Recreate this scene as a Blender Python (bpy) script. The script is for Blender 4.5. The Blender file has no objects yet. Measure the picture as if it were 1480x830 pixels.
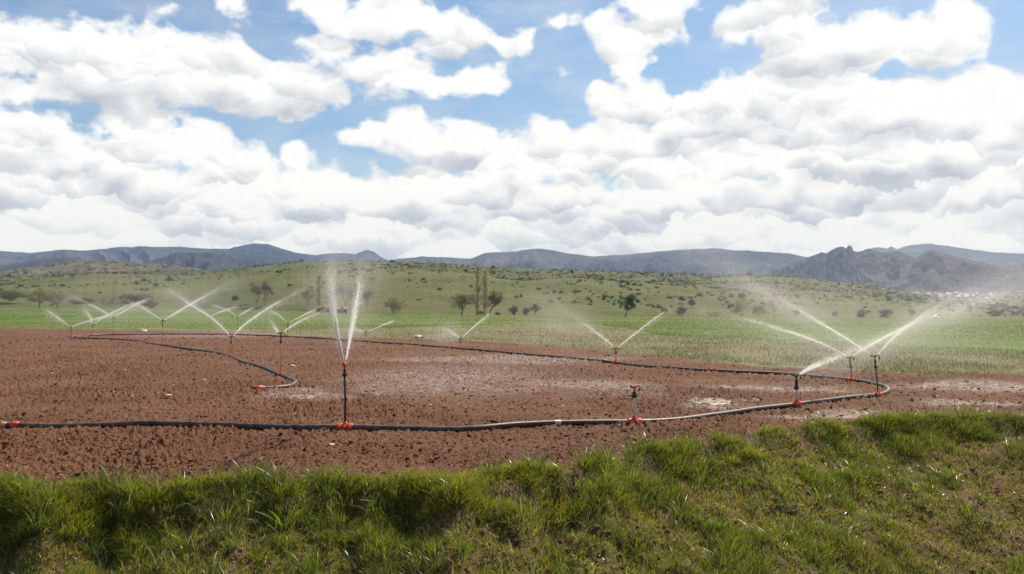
import bpy, math, random
import numpy as np
from mathutils import Vector

C = bpy.context.scene
COL = C.collection
R = math.radians

# ---------------------------------------------------------------- camera
CAM_H = 2.1
F = 1300.0                       # focal length in photo pixels (photo 1480 x 830)
PITCH = math.atan(25.0 / F)
cam_d = bpy.data.cameras.new("camera")
cam_d.sensor_width = 36.0
cam_d.lens = 36.0 * F / 1480.0
cam_d.clip_start = 0.1
cam_d.clip_end = 60000.0
cam = bpy.data.objects.new("camera", cam_d)
COL.objects.link(cam)
cam.location = (0, 0, CAM_H)
cam.rotation_euler = (R(90) + PITCH, 0, 0)
C.camera = cam

# ---------------------------------------------------------------- exposure, render
C.render.engine = 'CYCLES'
C.view_settings.view_transform = 'Standard'
C.view_settings.look = 'None'
C.view_settings.gamma = 1.0
C.view_settings.use_curve_mapping = False
C.view_settings.exposure = 0.75
C.cycles.use_denoising = True
C.cycles.use_adaptive_sampling = True
C.cycles.adaptive_threshold = 0.012
C.cycles.max_bounces = 9
C.cycles.diffuse_bounces = 6
C.cycles.glossy_bounces = 2
C.cycles.transmission_bounces = 4
C.cycles.transparent_max_bounces = 24
C.cycles.volume_bounces = 1
C.cycles.volume_max_steps = 64
C.cycles.volume_step_rate = 2.5
C.cycles.sample_clamp_indirect = 4.0
C.cycles.sample_clamp_direct = 5.0

# ---------------------------------------------------------------- sun and sky
SUN_EL, SUN_AZ = R(50), R(32)    # azimuth clockwise from straight ahead
sun_dir = Vector((math.sin(SUN_AZ) * math.cos(SUN_EL), math.cos(SUN_AZ) * math.cos(SUN_EL), math.sin(SUN_EL)))
sd = bpy.data.lights.new("sun", 'SUN')
sd.energy = 5.0
sd.angle = R(0.6)
sd.color = (1.0, 0.91, 0.77)
sun = bpy.data.objects.new("sun", sd)
COL.objects.link(sun)
sun.rotation_euler = (-sun_dir).to_track_quat('-Z', 'Y').to_euler()
sun.location = (60, 60, 90)

def px_dir(x, y):
    """unit direction of a photo pixel"""
    cx, cy = (x - 740.0) / F, (415.0 - y) / F
    c, s = math.cos(PITCH), math.sin(PITCH)
    v = Vector((cx, c - s * cy, s + c * cy))
    return v.normalized()

def at_z(x, y, z=0.0):
    d = px_dir(x, y)
    t = (z - CAM_H) / d.z
    return Vector((d.x * t, d.y * t, z))

def at_y(x, y, Y):
    d = px_dir(x, y)
    t = Y / d.y
    return Vector((d.x * t, Y, CAM_H + d.z * t))

class NB:
    """small helper that writes shader nodes as expressions"""
    def __init__(self, tree):
        self.t = tree
    def node(self, typ, **kw):
        n = self.t.nodes.new(typ)
        for k, v in kw.items():
            setattr(n, k, v)
        return n
    def put(self, sock, v):
        if v is None:
            return
        if hasattr(v, 'is_linked') or isinstance(v, bpy.types.NodeSocket):
            self.t.links.new(v, sock)
        else:
            sock.default_value = v
    def m(self, op, a, b=None, c=None, clamp=False):
        n = self.node('ShaderNodeMath', operation=op, use_clamp=clamp)
        self.put(n.inputs[0], a); self.put(n.inputs[1], b)
        if c is not None:
            self.put(n.inputs[2], c)
        return n.outputs[0]
    def add(self, a, b): return self.m('ADD', a, b)
    def sub(self, a, b): return self.m('SUBTRACT', a, b)
    def mul(self, a, b): return self.m('MULTIPLY', a, b)
    def vm(self, op, a, b=None, scale=None):
        n = self.node('ShaderNodeVectorMath', operation=op)
        self.put(n.inputs[0], a)
        if b is not None:
            self.put(n.inputs[1], b)
        if scale is not None:
            self.put(n.inputs['Scale'], scale)
        return n.outputs['Value'] if op in ('LENGTH', 'DOT_PRODUCT', 'DISTANCE') else n.outputs[0]
    def sep(self, v):
        n = self.node('ShaderNodeSeparateXYZ'); self.put(n.inputs[0], v)
        return n.outputs
    def xyz(self, x, y, z):
        n = self.node('ShaderNodeCombineXYZ')
        self.put(n.inputs[0], x); self.put(n.inputs[1], y); self.put(n.inputs[2], z)
        return n.outputs[0]
    def noise(self, vec, scale=1.0, detail=4.0, rough=0.5, lac=2.0, dist=0.0, col=False):
        n = self.node('ShaderNodeTexNoise')
        self.put(n.inputs['Vector'], vec)
        n.inputs['Scale'].default_value = scale
        n.inputs['Detail'].default_value = detail
        n.inputs['Roughness'].default_value = rough
        n.inputs['Lacunarity'].default_value = lac
        n.inputs['Distortion'].default_value = dist
        return n.outputs['Color' if col else 'Fac']
    def vor(self, vec, scale=1.0, feature='F1', out='Distance', rnd=1.0, smooth=None):
        n = self.node('ShaderNodeTexVoronoi', feature=feature)
        self.put(n.inputs['Vector'], vec)
        n.inputs['Scale'].default_value = scale
        n.inputs['Randomness'].default_value = rnd
        if smooth is not None:
            n.inputs['Smoothness'].default_value = smooth
        return n.outputs[out]
    def mr(self, v, a, b, c=0.0, d=1.0, smooth=False):
        n = self.node('ShaderNodeMapRange', interpolation_type='SMOOTHSTEP' if smooth else 'LINEAR')
        n.clamp = True
        self.put(n.inputs[0], v)
        for i, q in enumerate((a, b, c, d)):
            self.put(n.inputs[i + 1], q)
        return n.outputs[0]
    def mix(self, f, a, b, blend='MIX'):
        n = self.node('ShaderNodeMix', data_type='RGBA', blend_type=blend)
        self.put(n.inputs[0], f)
        for s, v in ((n.inputs[6], a), (n.inputs[7], b)):
            if isinstance(v, tuple) and len(v) == 3:
                v = (*v, 1.0)
            self.put(s, v)
        return n.outputs[2]

def uv_of(x, y):
    d = px_dir(x, y)
    return math.atan2(d.x, d.y) * F, math.asin(d.z) * F

# cumulus clouds of the sky: centre and half size in photo pixels, turned into directions
CLOUDS = [(30, 68, 105, 44), (140, 92, 105, 56), (250, 103, 100, 54), (340, 120, 95, 52), (430, 125, 62, 40), (0, 125, 40, 20), (90,128,60,24),
          (228, 18, 20, 17), (348, 14, 35, 18),
          (470, 12, 55, 26), (560, 28, 95, 44), (650, 48, 80, 36), (720, 60, 46, 22),
          (485, 84, 62, 27), (570, 103, 85, 32), (660, 112, 75, 28), (712, 124, 35, 13),
          (841, 100, 27, 11), (800, 135, 26, 5),
          (895, 50, 55, 42), (950, 22, 62, 40), (912, 88, 30, 26), (815, 38, 20, 9), (985, 40, 24, 24),
          (1078, 40, 42, 28), (1130, 28, 65, 45), (1180, 75, 75, 45), (1262, 62, 80, 40), (1340, 58, 70, 42), (1385, 30, 48, 34),
          (1015, 150, 30, 30), (1060, 155, 75, 55), (1150, 150, 110, 62), (1280, 155, 115, 52), (1400, 155, 90, 48), (1500, 150, 70, 46),
          (878, 150, 32, 32), (930, 148, 58, 40), (905, 190, 70, 32), (970, 190, 70, 42),
          (530, 195, 50, 26), (605, 195, 72, 40), (680, 215, 80, 45), (745, 235, 70, 45), (800, 210, 75, 32), (855, 220, 80, 45), (940, 235, 100, 50),
          (25, 205, 85, 46), (105, 222, 85, 44), (180, 245, 45, 32), (215, 178, 65, 30), (285, 175, 50, 22), (270, 212, 85, 38), (350, 238, 85, 32), (430, 228, 34, 28), (500, 268, 60, 26),
          (1000, 215, 80, 42), (1090, 225, 90, 45), (1190, 215, 100, 45), (1290, 220, 100, 45), (1390, 215, 90, 45), (1480, 225, 80, 40), (1150, 262, 90, 30), (1380, 262, 90, 30), (220, 262, 90, 26), (350, 275, 70, 22), (620, 255, 80, 26), (50, 262, 90, 30), (-120, 120, 120, 60), (-200, 30, 120, 50), (1620, 60, 90, 50), (1700, 160, 120, 60), (-90, 220, 80, 40)]

def build_world():
    w = bpy.data.worlds.new("World")
    C.world = w
    w.use_nodes = True
    t = w.node_tree
    t.nodes.clear()
    # density group: input point (azimuth, elevation) in photo-sized units -> (outline field, field with billows)
    g = bpy.data.node_groups.new("cloud_field", 'ShaderNodeTree')
    g.interface.new_socket("P", in_out='INPUT', socket_type='NodeSocketVector')
    g.interface.new_socket("Outline", in_out='OUTPUT', socket_type='NodeSocketFloat')
    g.interface.new_socket("Field", in_out='OUTPUT', socket_type='NodeSocketFloat')
    b = NB(g)
    gi = b.node('NodeGroupInput'); go = b.node('NodeGroupOutput')
    P = gi.outputs[0]
    wn = b.noise(P, 1 / 70.0, 2.0, 0.5, col=True)
    wv = b.vm('MULTIPLY', b.vm('SUBTRACT', wn, (0.5, 0.5, 0.5)), (70.0, 38.0, 0.0))
    Q = b.vm('ADD', P, wv)
    cur = None
    for (x, y, rx, ry) in CLOUDS:
        u, v = uv_of(x, y)
        k = math.cos(v / F)
        q = b.vm('MULTIPLY', b.vm('SUBTRACT', Q, (u, v, 0.0)), (1 / rx, 1 / ry, 0.0))
        ln = b.vm('LENGTH', q)
        f = b.m('MULTIPLY_ADD', ln, -min(rx, ry) * 1.1, min(rx, ry) * 1.1)
        cur = f if cur is None else b.m('SMOOTH_MAX', cur, f, 6.0)
    sp = b.sep(Q)
    vlow = uv_of(740, 240)[1]
    low = b.m('MULTIPLY_ADD', sp[1], -0.8, vlow * 0.8)
    low = b.m('MINIMUM', low, 34.0)
    cur = b.m('SMOOTH_MAX', cur, low, 10.0)
    # other clouds all round, away from the part that is laid out
    az = b.sep(P)
    away = b.mr(b.m('ABSOLUTE', az[0]), 900.0, 1400.0)
    far = b.mul(b.sub(b.noise(P, 1 / 420.0, 3.0, 0.5), 0.60), 420.0)
    far = b.sub(far, b.mul(b.sub(1.0, away), 300.0))
    cur = b.m('MAXIMUM', cur, far)
    cur = b.m('MINIMUM', cur, 44.0)
    # billows get smaller towards the horizon
    P2 = b.vm('MULTIPLY', P, (1.0, 1.35, 1.0))
    n1 = b.sub(b.noise(P2, 1 / 62.0, 6.0, 0.57), 0.5)
    vo = b.vor(b.vm('ADD', P2, b.vm('MULTIPLY', wv, (0.4, 0.4, 0.0))), 1 / 34.0, 'SMOOTH_F1')
    n2 = b.sub(0.42, vo)
    fld = b.add(cur, b.add(b.mul(n1, 86.0), b.mul(n2, 22.0)))
    b.put(go.inputs[0], cur); b.put(go.inputs[1], fld)

    b = NB(t)
    geo = b.node('ShaderNodeTexCoord')
    d = b.vm('NORMALIZE', geo.outputs['Generated'])
    s = b.sep(d)
    az = b.mul(b.m('ARCTAN2', s[0], s[1]), F)
    el = b.mul(b.m('ARCSINE', s[2]), F)
    P = b.xyz(az, el, 0.0)
    def field(off):
        n = b.node('ShaderNodeGroup'); n.node_tree = g
        b.put(n.inputs[0], b.vm('ADD', P, (*off, 0.0)) if off else P)
        return n.outputs
    f0 = field(None)
    f1 = field((9.0, 26.0))
    alpha = b.mr(f0[1], -3.0, 13.0, smooth=True)
    lit = b.mul(b.sub(f0[1], f1[1]), 0.014)
    thin = b.mr(f0[1], 4.0, 42.0, 0.36, 0.0)
    # heaps stacked behind one another: bright tops, grey undersides
    wn = b.vm('SUBTRACT', b.noise(P, 1 / 48.0, 5.0, 0.6, col=True), (0.5, 0.5, 0.5))
    Pw = b.vm('ADD', P, b.vm('MULTIPLY', wn, (64.0, 58.0, 0.0)))
    heap = None
    for (cw, ch, k, ox) in ((155.0, 72.0, 0.55, 0.0), (72.0, 34.0, 0.45, 31.7)):
        pc = b.vm('ADD', b.vm('MULTIPLY', Pw, (1 / cw, 1 / ch, 0.0)), (ox, ox, 0.0))
        pos = b.vor(pc, 1.0, 'SMOOTH_F1', 'Position', smooth=0.14)
        dy = b.sep(b.vm('SUBTRACT', pc, pos))[1]
        h = b.mul(b.mr(dy, -0.50, 0.42, smooth=True), k)
        heap = h if heap is None else b.add(heap, h)
    lowk = b.mr(el, uv_of(740, 300)[1], uv_of(740, 170)[1], 1.0, 0.55)
    und = b.sub(b.noise(b.vm('MULTIPLY', P, (1.0, 2.2, 1.0)), 1 / 230.0, 3.0, 0.55), 0.5)
    lit = b.add(b.add(lit, thin), b.m('MULTIPLY_ADD', b.mul(b.sub(heap, 0.5), lowk), 1.15, b.m('MULTIPLY_ADD', und, -1.0, 0.60)))
    lit = b.mr(lit, 0.08, 0.95)
    ccol = b.mix(lit, (5.1, 5.3, 5.7), (10.3, 10.4, 10.5))
    ccol = b.mix(b.mr(el, 40.0, 170.0, 1.0, 0.0), ccol, b.mix(1.0, ccol, (0.80, 0.82, 0.85), 'MULTIPLY'))
    sky = b.node('ShaderNodeTexSky', sky_type='NISHITA')
    sky.sun_disc = False
    sky.sun_elevation = SUN_EL
    sky.sun_rotation = SUN_AZ
    sky.air_density = 1.1
    sky.dust_density = 1.2
    sky.ozone_density = 2.0
    skyc = b.vm('MULTIPLY', sky.outputs[0], (0.70, 0.88, 1.06))
    # thin veil of wisps
    wis = b.mr(b.noise(b.vm('MULTIPLY', P, (1.0, 3.0, 1.0)), 1 / 160.0, 7.0, 0.62), 0.42, 0.80, 0.04, 0.5)
    skyc = b.mix(wis, skyc, (8.0, 8.2, 8.5))
    col = b.mix(alpha, skyc, ccol)
    bg = b.node('ShaderNodeBackground')
    b.put(bg.inputs[0], col)
    bg.inputs[1].default_value = 0.0575
    out = b.node('ShaderNodeOutputWorld')
    t.links.new(bg.outputs[0], out.inputs[0])
    w.cycles.sampling_method = 'MANUAL'
    w.cycles.sample_map_resolution = 512
build_world()

# ---------------------------------------------------------------- numpy helpers
rng = np.random.default_rng(7)
random.seed(7)

def _hash(ix, iy, seed):
    h = (ix.astype(np.int64) * 374761393 + iy.astype(np.int64) * 668265263 + seed * 1442695041) & 0xFFFFFFFF
    h = ((h ^ (h >> 13)) * 1274126177) & 0xFFFFFFFF
    h = h ^ (h >> 16)
    return (h & 0xFFFFFF) / float(0xFFFFFF)

def vnoise(x, y, seed=0):
    """smooth value noise in -1..1"""
    x = np.asarray(x, float); y = np.asarray(y, float)
    ix = np.floor(x); iy = np.floor(y)
    fx = x - ix; fy = y - iy
    fx = fx * fx * fx * (fx * (fx * 6 - 15) + 10); fy = fy * fy * fy * (fy * (fy * 6 - 15) + 10)
    a = _hash(ix, iy, seed); b = _hash(ix + 1, iy, seed)
    c = _hash(ix, iy + 1, seed); d = _hash(ix + 1, iy + 1, seed)
    return 2 * ((a + (b - a) * fx) * (1 - fy) + (c + (d - c) * fx) * fy) - 1

def fbm(x, y, octs=4, seed=0, gain=0.5, lac=2.03):
    s = 0.0; a = 1.0; n = 0.0
    for i in range(octs):
        s = s + a * vnoise(x * lac ** i + 17.3 * i, y * lac ** i - 9.1 * i, seed + i)
        n += a; a *= gain
    return s / n

def ridged(x, y, octs=4, seed=0, gain=0.5):
    s = 0.0; a = 1.0; n = 0.0
    for i in range(octs):
        s = s + a * (1 - np.abs(vnoise(x * 2.1 ** i + 5.7 * i, y * 2.1 ** i + 3.3 * i, seed + i)))
        n += a; a *= gain
    return s / n

def sstep(a, b, x):
    t = np.clip((x - a) / (b - a), 0, 1)
    return t * t * (3 - 2 * t)

def mesh_np(name, verts, faces_list, cols=None, smooth=False, mats=(), matidx=None, link=True, parent=None):
    """faces_list: list of (n,k) index arrays. cols: dict name -> (nverts,3|4) point colours"""
    verts = np.asarray(verts, np.float32)
    me = bpy.data.meshes.new(name)
    me.vertices.add(len(verts))
    me.vertices.foreach_set("co", verts.ravel())
    fl = [np.asarray(f, np.int32) for f in faces_list if len(f)]
    loops = np.concatenate([f.ravel() for f in fl])
    counts = np.concatenate([np.full(len(f), f.shape[1], np.int32) for f in fl])
    starts = np.concatenate([[0], np.cumsum(counts)[:-1]]).astype(np.int32)
    me.loops.add(len(loops)); me.loops.foreach_set("vertex_index", loops)
    me.polygons.add(len(counts))
    me.polygons.foreach_set("loop_start", starts)
    me.polygons.foreach_set("loop_total", counts)
    me.polygons.foreach_set("use_smooth", np.full(len(counts), smooth, bool))
    for m in mats:
        me.materials.append(m)
    if matidx is not None:
        me.polygons.foreach_set("material_index", np.asarray(matidx, np.int32))
    me.update(calc_edges=True)
    for k, c in (cols or {}).items():
        c = np.asarray(c, np.float32)
        if c.shape[1] == 3:
            c = np.concatenate([c, np.ones((len(c), 1), np.float32)], 1)
        at = me.color_attributes.new(k, 'FLOAT_COLOR', 'POINT')
        at.data.foreach_set("color", c.ravel())
    o = bpy.data.objects.new(name, me)
    if link:
        COL.objects.link(o)
    if parent is not None:
        o.parent = parent
    return o

def tag(o, label=None, cat=None, group=None, kind=None):
    for k, v in (("label", label), ("category", cat), ("group", group), ("kind", kind)):
        if v:
            o[k] = v
    return o

def empty(name, loc):
    o = bpy.data.objects.new(name, None)
    o.empty_display_size = 0.2
    COL.objects.link(o)
    o.location = loc
    return o

def grid_faces(nr, nc, wrap=False):
    i = np.arange(nr - 1)[:, None]; j = np.arange(nc if wrap else nc - 1)[None, :]
    j2 = (j + 1) % nc
    return np.stack(np.broadcast_arrays(i * nc + j, i * nc + j2, (i + 1) * nc + j2, (i + 1) * nc + j), -1).reshape(-1, 4)

class MB:
    """collects tubes, boxes, lathes into one mesh"""
    def __init__(self):
        self.v = []; self.q = []; self.t = []; self.n = 0
    def _add(self, v, q=None, t=None):
        v = np.asarray(v, float)
        if q is not None and len(q):
            self.q.append(np.asarray(q) + self.n)
        if t is not None and len(t):
            self.t.append(np.asarray(t) + self.n)
        self.v.append(v); self.n += len(v)
    def tube(self, pts, rad, seg=8, caps=True):
        pts = np.asarray(pts, float); n = len(pts)
        rad = np.broadcast_to(np.asarray(rad, float), (n,))
        tan = np.gradient(pts, axis=0)
        tan /= np.linalg.norm(tan, axis=1, keepdims=True) + 1e-9
        ref = np.array([0, 0, 1.0]) if abs(tan[0][2]) < 0.8 else np.array([1.0, 0, 0])
        a = np.cross(tan, ref); a /= np.linalg.norm(a, axis=1, keepdims=True) + 1e-9
        b = np.cross(a, tan)
        th = np.linspace(0, 2 * np.pi, seg, endpoint=False)
        v = pts[:, None, :] + rad[:, None, None] * (np.cos(th)[None, :, None] * a[:, None, :] + np.sin(th)[None, :, None] * b[:, None, :])
        v = v.reshape(-1, 3)
        q = grid_faces(n, seg, wrap=True)
        if caps:
            v = np.concatenate([v, pts[:1], pts[-1:]])
            k = n * seg
            j = np.arange(seg); j2 = (j + 1) % seg
            t = np.concatenate([np.stack([j2, j, np.full(seg, k)], 1), np.stack([(n - 1) * seg + j, (n - 1) * seg + j2, np.full(seg, k + 1)], 1)])
            self._add(v, q, t)
        else:
            self._add(v, q)
        return self
    def box(self, c, s, axis=None, up=None):
        """centre c, half sizes s along axis(x), side, up"""
        ax = np.array(axis if axis is not None else (1, 0, 0), float); ax /= np.linalg.norm(ax)
        u = np.array(up if up is not None else (0, 0, 1), float); u = u - ax * u.dot(ax); u /= np.linalg.norm(u)
        sd_ = np.cross(u, ax)
        c = np.asarray(c, float)
        k = 0.86
        vs = []
        # chamfered box: 24 corners collapsed to three rings
        for sx in (-1, 1):
            for sy, sz in ((-1, -1), (1, -1), (1, 1), (-1, 1)):
                vs.append(c + ax * s[0] * sx * k * 1.0 + sd_ * s[1] * sy + u * s[2] * sz)
        for sx in (-1, 1):
            for sy, sz in ((-1, -1), (1, -1), (1, 1), (-1, 1)):
                vs.append(c + ax * s[0] * sx + sd_ * s[1] * sy * k + u * s[2] * sz * k)
        q = []
        for i in range(4):
            j = (i + 1) % 4
            q.append((i, j, 4 + j, 4 + i))
            q.append((8 + i, 8 + j, j, i)); q.append((4 + i, 4 + j, 12 + j, 12 + i))
        q.append((11, 10, 9, 8)); q.append((12, 13, 14, 15))
        self._add(vs, q)
        return self
    def ico(self, c, r, sc=(1, 1, 1)):
        v, f = ICO
        self._add(np.asarray(c) + v * r * np.asarray(sc), None, f)
        return self
    def build(self, name, mat, parent=None, smooth=True, loc=None):
        o = mesh_np(name, np.concatenate(self.v), [x for x in (np.concatenate(self.q) if self.q else np.zeros((0, 4)), np.concatenate(self.t) if self.t else np.zeros((0, 3))) if len(x)],
                    smooth=smooth, mats=(mat,), parent=parent)
        if loc is not None:
            o.location = loc
        return o

def _ico():
    p = (1 + 5 ** 0.5) / 2
    v = np.array([(-1, p, 0), (1, p, 0), (-1, -p, 0), (1, -p, 0), (0, -1, p), (0, 1, p), (0, -1, -p), (0, 1, -p), (p, 0, -1), (p, 0, 1), (-p, 0, -1), (-p, 0, 1)], float)
    v /= np.linalg.norm(v[0])
    f = np.array([(0, 11, 5), (0, 5, 1), (0, 1, 7), (0, 7, 10), (0, 10, 11), (1, 5, 9), (5, 11, 4), (11, 10, 2), (10, 7, 6), (7, 1, 8), (3, 9, 4), (3, 4, 2), (3, 2, 6), (3, 6, 8), (3, 8, 9), (4, 9, 5), (2, 4, 11), (6, 2, 10), (8, 6, 7), (9, 8, 1)])
    return v, f
ICO = _ico()
OCT = (np.array([(1, 0, 0), (-1, 0, 0), (0, 1, 0), (0, -1, 0), (0, 0, 1), (0, 0, -1)], float),
       np.array([(0, 2, 4), (2, 1, 4), (1, 3, 4), (3, 0, 4), (2, 0, 5), (1, 2, 5), (3, 1, 5), (0, 3, 5)]))

# ---------------------------------------------------------------- materials
def mat(name):
    m = bpy.data.materials.new(name)
    m.use_nodes = True
    m.node_tree.nodes.clear()
    b = NB(m.node_tree)
    out = b.node('ShaderNodeOutputMaterial')
    return m, b, out

def principled(b, out, color, rough=0.8, spec=0.3, normal=None, link=True, **kw):
    p = b.node('ShaderNodeBsdfPrincipled')
    if isinstance(color, tuple) and len(color) == 3:
        color = (*color, 1.0)
    b.put(p.inputs['Base Color'], color)
    b.put(p.inputs['Roughness'], rough)
    b.put(p.inputs['Specular IOR Level'], spec)
    for k, v in kw.items():
        b.put(p.inputs[k], v)
    if normal is not None:
        b.put(p.inputs['Normal'], normal)
    if link:
        b.t.links.new(p.outputs[0], out.inputs[0])
    return p

def bump(b, h, strength=0.5, dist=0.02):
    n = b.node('ShaderNodeBump')
    n.inputs['Strength'].default_value = strength
    n.inputs['Distance'].default_value = dist
    b.put(n.inputs['Height'], h)
    return n.outputs[0]

def attr(b, name, out='Color'):
    n = b.node('ShaderNodeAttribute'); n.attribute_name = name
    return n.outputs[out]

def plastic(name, col, rough=0.4, spec=0.4, dirt=0.25):
    m, b, out = mat(name)
    tc = b.node('ShaderNodeTexCoord').outputs['Object']
    n = b.noise(tc, 9.0, 5.0, 0.6)
    n2 = b.noise(tc, 60.0, 3.0, 0.6)
    dirtc = (0.17, 0.09, 0.06)
    c = b.mix(b.mul(b.mr(b.add(n, b.mul(n2, 0.3)), 0.55, 0.85), dirt), (*col, 1.0), (*dirtc, 1.0))
    principled(b, out, c, b.mr(n, 0.3, 0.8, rough, rough + 0.25), spec)
    return m

M_PIPE = plastic("black_pipe_plastic", (0.018, 0.019, 0.022), 0.42, 0.4, 0.7)
M_DARK = plastic("dark_plastic", (0.016, 0.017, 0.016), 0.4, 0.4, 0.15)
M_ORANGE = plastic("orange_red_plastic", (0.58, 0.062, 0.018), 0.5, 0.3, 0.62)
M_TAN = plastic("tan_riser_plastic", (0.42, 0.24, 0.13), 0.5, 0.3, 0.2)
M_PALE = plastic("pale_riser_plastic", (0.68, 0.57, 0.47), 0.5, 0.3, 0.2)

# ---------------------------------------------------------------- where things lie, from the photograph
def rng_az(pts):
    """photo ground pixels -> (azimuth, range) arrays, sorted"""
    a = []
    for x, y in pts:
        p = at_z(x, y, 0.0)
        a.append((math.atan2(p.x, p.y), math.hypot(p.x, p.y)))
    a.sort()
    return np.array([q[0] for q in a]), np.array([q[1] for q in a])

EDGE = rng_az([(-500, 730), (-200, 726), (0, 722), (120, 716), (200, 722), (300, 714), (420, 710), (560, 704), (640, 704), (664, 707), (690, 699), (760, 689), (850, 676),
               (878, 676), (900, 664), (960, 652), (1040, 640), (1120, 628), (1200, 619), (1300, 610), (1400, 607), (1500, 608), (1700, 604), (2100, 602)])
SOIL_FAR = rng_az([(-600, 474), (0, 475), (200, 477), (330, 480), (420, 485), (560, 489), (700, 494), (740, 497), (830, 503), (900, 511), (1000, 522), (1100, 530), (1250, 536), (1350, 541), (1480, 541), (1700, 545), (2100, 548)])
GREEN = rng_az([(-600, 474), (0, 475), (200, 476), (330, 477), (480, 476), (560, 474), (650, 470), (760, 465), (860, 466), (940, 484), (1020, 491), (1100, 493), (1200, 500), (1330, 508), (1480, 516), (1800, 522), (2100, 525)])

def edge_r(az):
    return np.interp(az, *EDGE) + 0.15 * vnoise(az * 28, az * 0 + 3.1, 5) + 0.05 * vnoise(az * 75, az * 0 + 1.1, 8) + 0.03 * vnoise(az * 200, az * 0 + 7.7, 6)
def soilfar_r(az):
    return np.interp(az, *SOIL_FAR)
def green_r(az):
    return np.interp(az, *GREEN)

FIELD_END = 470.0
_foot = [(-700, 446, 455), (0, 446, 455), (250, 447, 430), (420, 450, 340), (560, 455, 300), (700, 456, 300), (900, 458, 320), (1100, 459, 360), (1480, 461, 420), (2200, 462, 430)]
FOOT_AZ = np.array([math.atan2(px_dir(x, y).x, px_dir(x, y).y) for x, y, r in _foot])
FOOT_R = np.array([r for x, y, r in _foot], float)
FOOT_Z = np.array([CAM_H + r * px_dir(x, y).z / math.hypot(px_dir(x, y).x, px_dir(x, y).y) for x, y, r in _foot])
def foot_r(az): return np.interp(az, FOOT_AZ, FOOT_R)
def plain_z(az, r):
    fr = foot_r(az)
    return np.interp(az, FOOT_AZ, FOOT_Z) * np.clip((r - 75) / (fr - 75), 0, 1)

def ground_z(x, y, detail=True):
    x = np.asarray(x, float); y = np.asarray(y, float)
    az = np.arctan2(x, y); r = np.hypot(x, y)
    s = edge_r(az) - r                       # metres this side of the bank lip
    right = sstep(0.06, 0.34, az)
    # eroded lip, then the slope of the ditch
    vary = np.clip(0.20 + 0.17 * vnoise(az * 17, az * 0 + 9.0, 15) + 0.06 * vnoise(az * 50, az * 0 + 2.0, 16), 0.04, 0.40)
    left_p = -vary * sstep(0.02, 0.42, s) - 0.36 * np.maximum(s - 0.25, 0)
    right_p = -0.16 * sstep(0.0, 0.55, s) - 0.27 * np.maximum(s - 0.1, 0)
    prof = left_p * (1 - right) + right_p * right
    lump = 0.13 * fbm(x * 0.9, y * 0.9, 3, 31) + 0.07 * fbm(x * 3.1, y * 3.1, 3, 37)
    bank = prof + lump * sstep(0.1, 0.8, s)
    if detail:
        bank = bank + 0.05 * np.abs(fbm(x * 8, y * 8, 3, 67)) + 0.02 * np.abs(vnoise(x * 26, y * 26, 69))
    bank = np.maximum(bank, -1.75 + 0.15 * fbm(x, y, 2, 3))
    bank = np.where(r < 5.2, np.maximum(bank, -1.75 + (5.2 - r) * 0.85), bank)
    bank = np.minimum(bank, 0.35)
    inside = sstep(-0.05, 0.05, s)
    far = soilfar_r(az)
    soil = (1 - sstep(-1.5, 1.0, r - far))
    z = 0.03 * fbm(x * 0.21, y * 0.21, 3, 11) + 0.012 * np.sin(y * 0.9 + 0.4 * x)
    z = z * np.clip(r / 14.0, 0, 1)
    if detail:
        a = sstep(70, 20, r)
        c1 = fbm(x * 2.6, y * 2.6, 3, 41)
        c2 = np.abs(fbm(x * 7.0, y * 7.0, 3, 47))
        c3 = np.abs(vnoise(x * 19, y * 19, 53))
        c4 = np.abs(vnoise(x * 37, y * 37, 59))
        wet = wet_mask(x, y)
        k = 1 - 0.45 * wet
        z = z + soil * (0.022 * c1 + k * (0.62 + 0.65 * sstep(-0.35, 0.3, fbm(x * 0.33, y * 0.33, 3, 97))) * (0.095 * (c2 - 0.25) + 0.055 * (c3 - 0.4) + 0.030 * c4))
    # bank lip lies a little proud of the field
    z = z + 0.05 * np.exp(-((s + 0.25) / 0.35) ** 2)
    return (z + plain_z(az, r)) * (1 - inside) + bank * inside

_wet = []
for (x, y, rx, ry) in [(640, 545, 190, 22), (870, 556, 130, 16), (700, 520, 240, 9), (1010, 580, 60, 9), (560, 560, 60, 9), (430, 573, 70, 9), (1180, 597, 160, 9), (1400, 582, 110, 14), (330, 484, 170, 5), (1100, 560, 120, 8), (1400, 560, 160, 10)]:
    p = at_z(x, y); q = at_z(x + rx, y); qn = at_z(x, y - ry); qf = at_z(x, y + ry)
    _wet.append((p.x, p.y, q.x - p.x, 0.5 * (qn.y - qf.y)))
def wet_mask(x, y):
    w = 0.0 * x
    xx = x + 0.8 * vnoise(x * 0.5, y * 0.5, 61); yy = y + 1.2 * vnoise(x * 0.4, y * 0.4, 63)
    for (cx, cy, rx, ry) in _wet:
        d = np.hypot((xx - cx) / rx, (yy - cy) / ry)
        w = np.maximum(w, 1 - sstep(0.35, 1.1, d))
    return w

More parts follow.
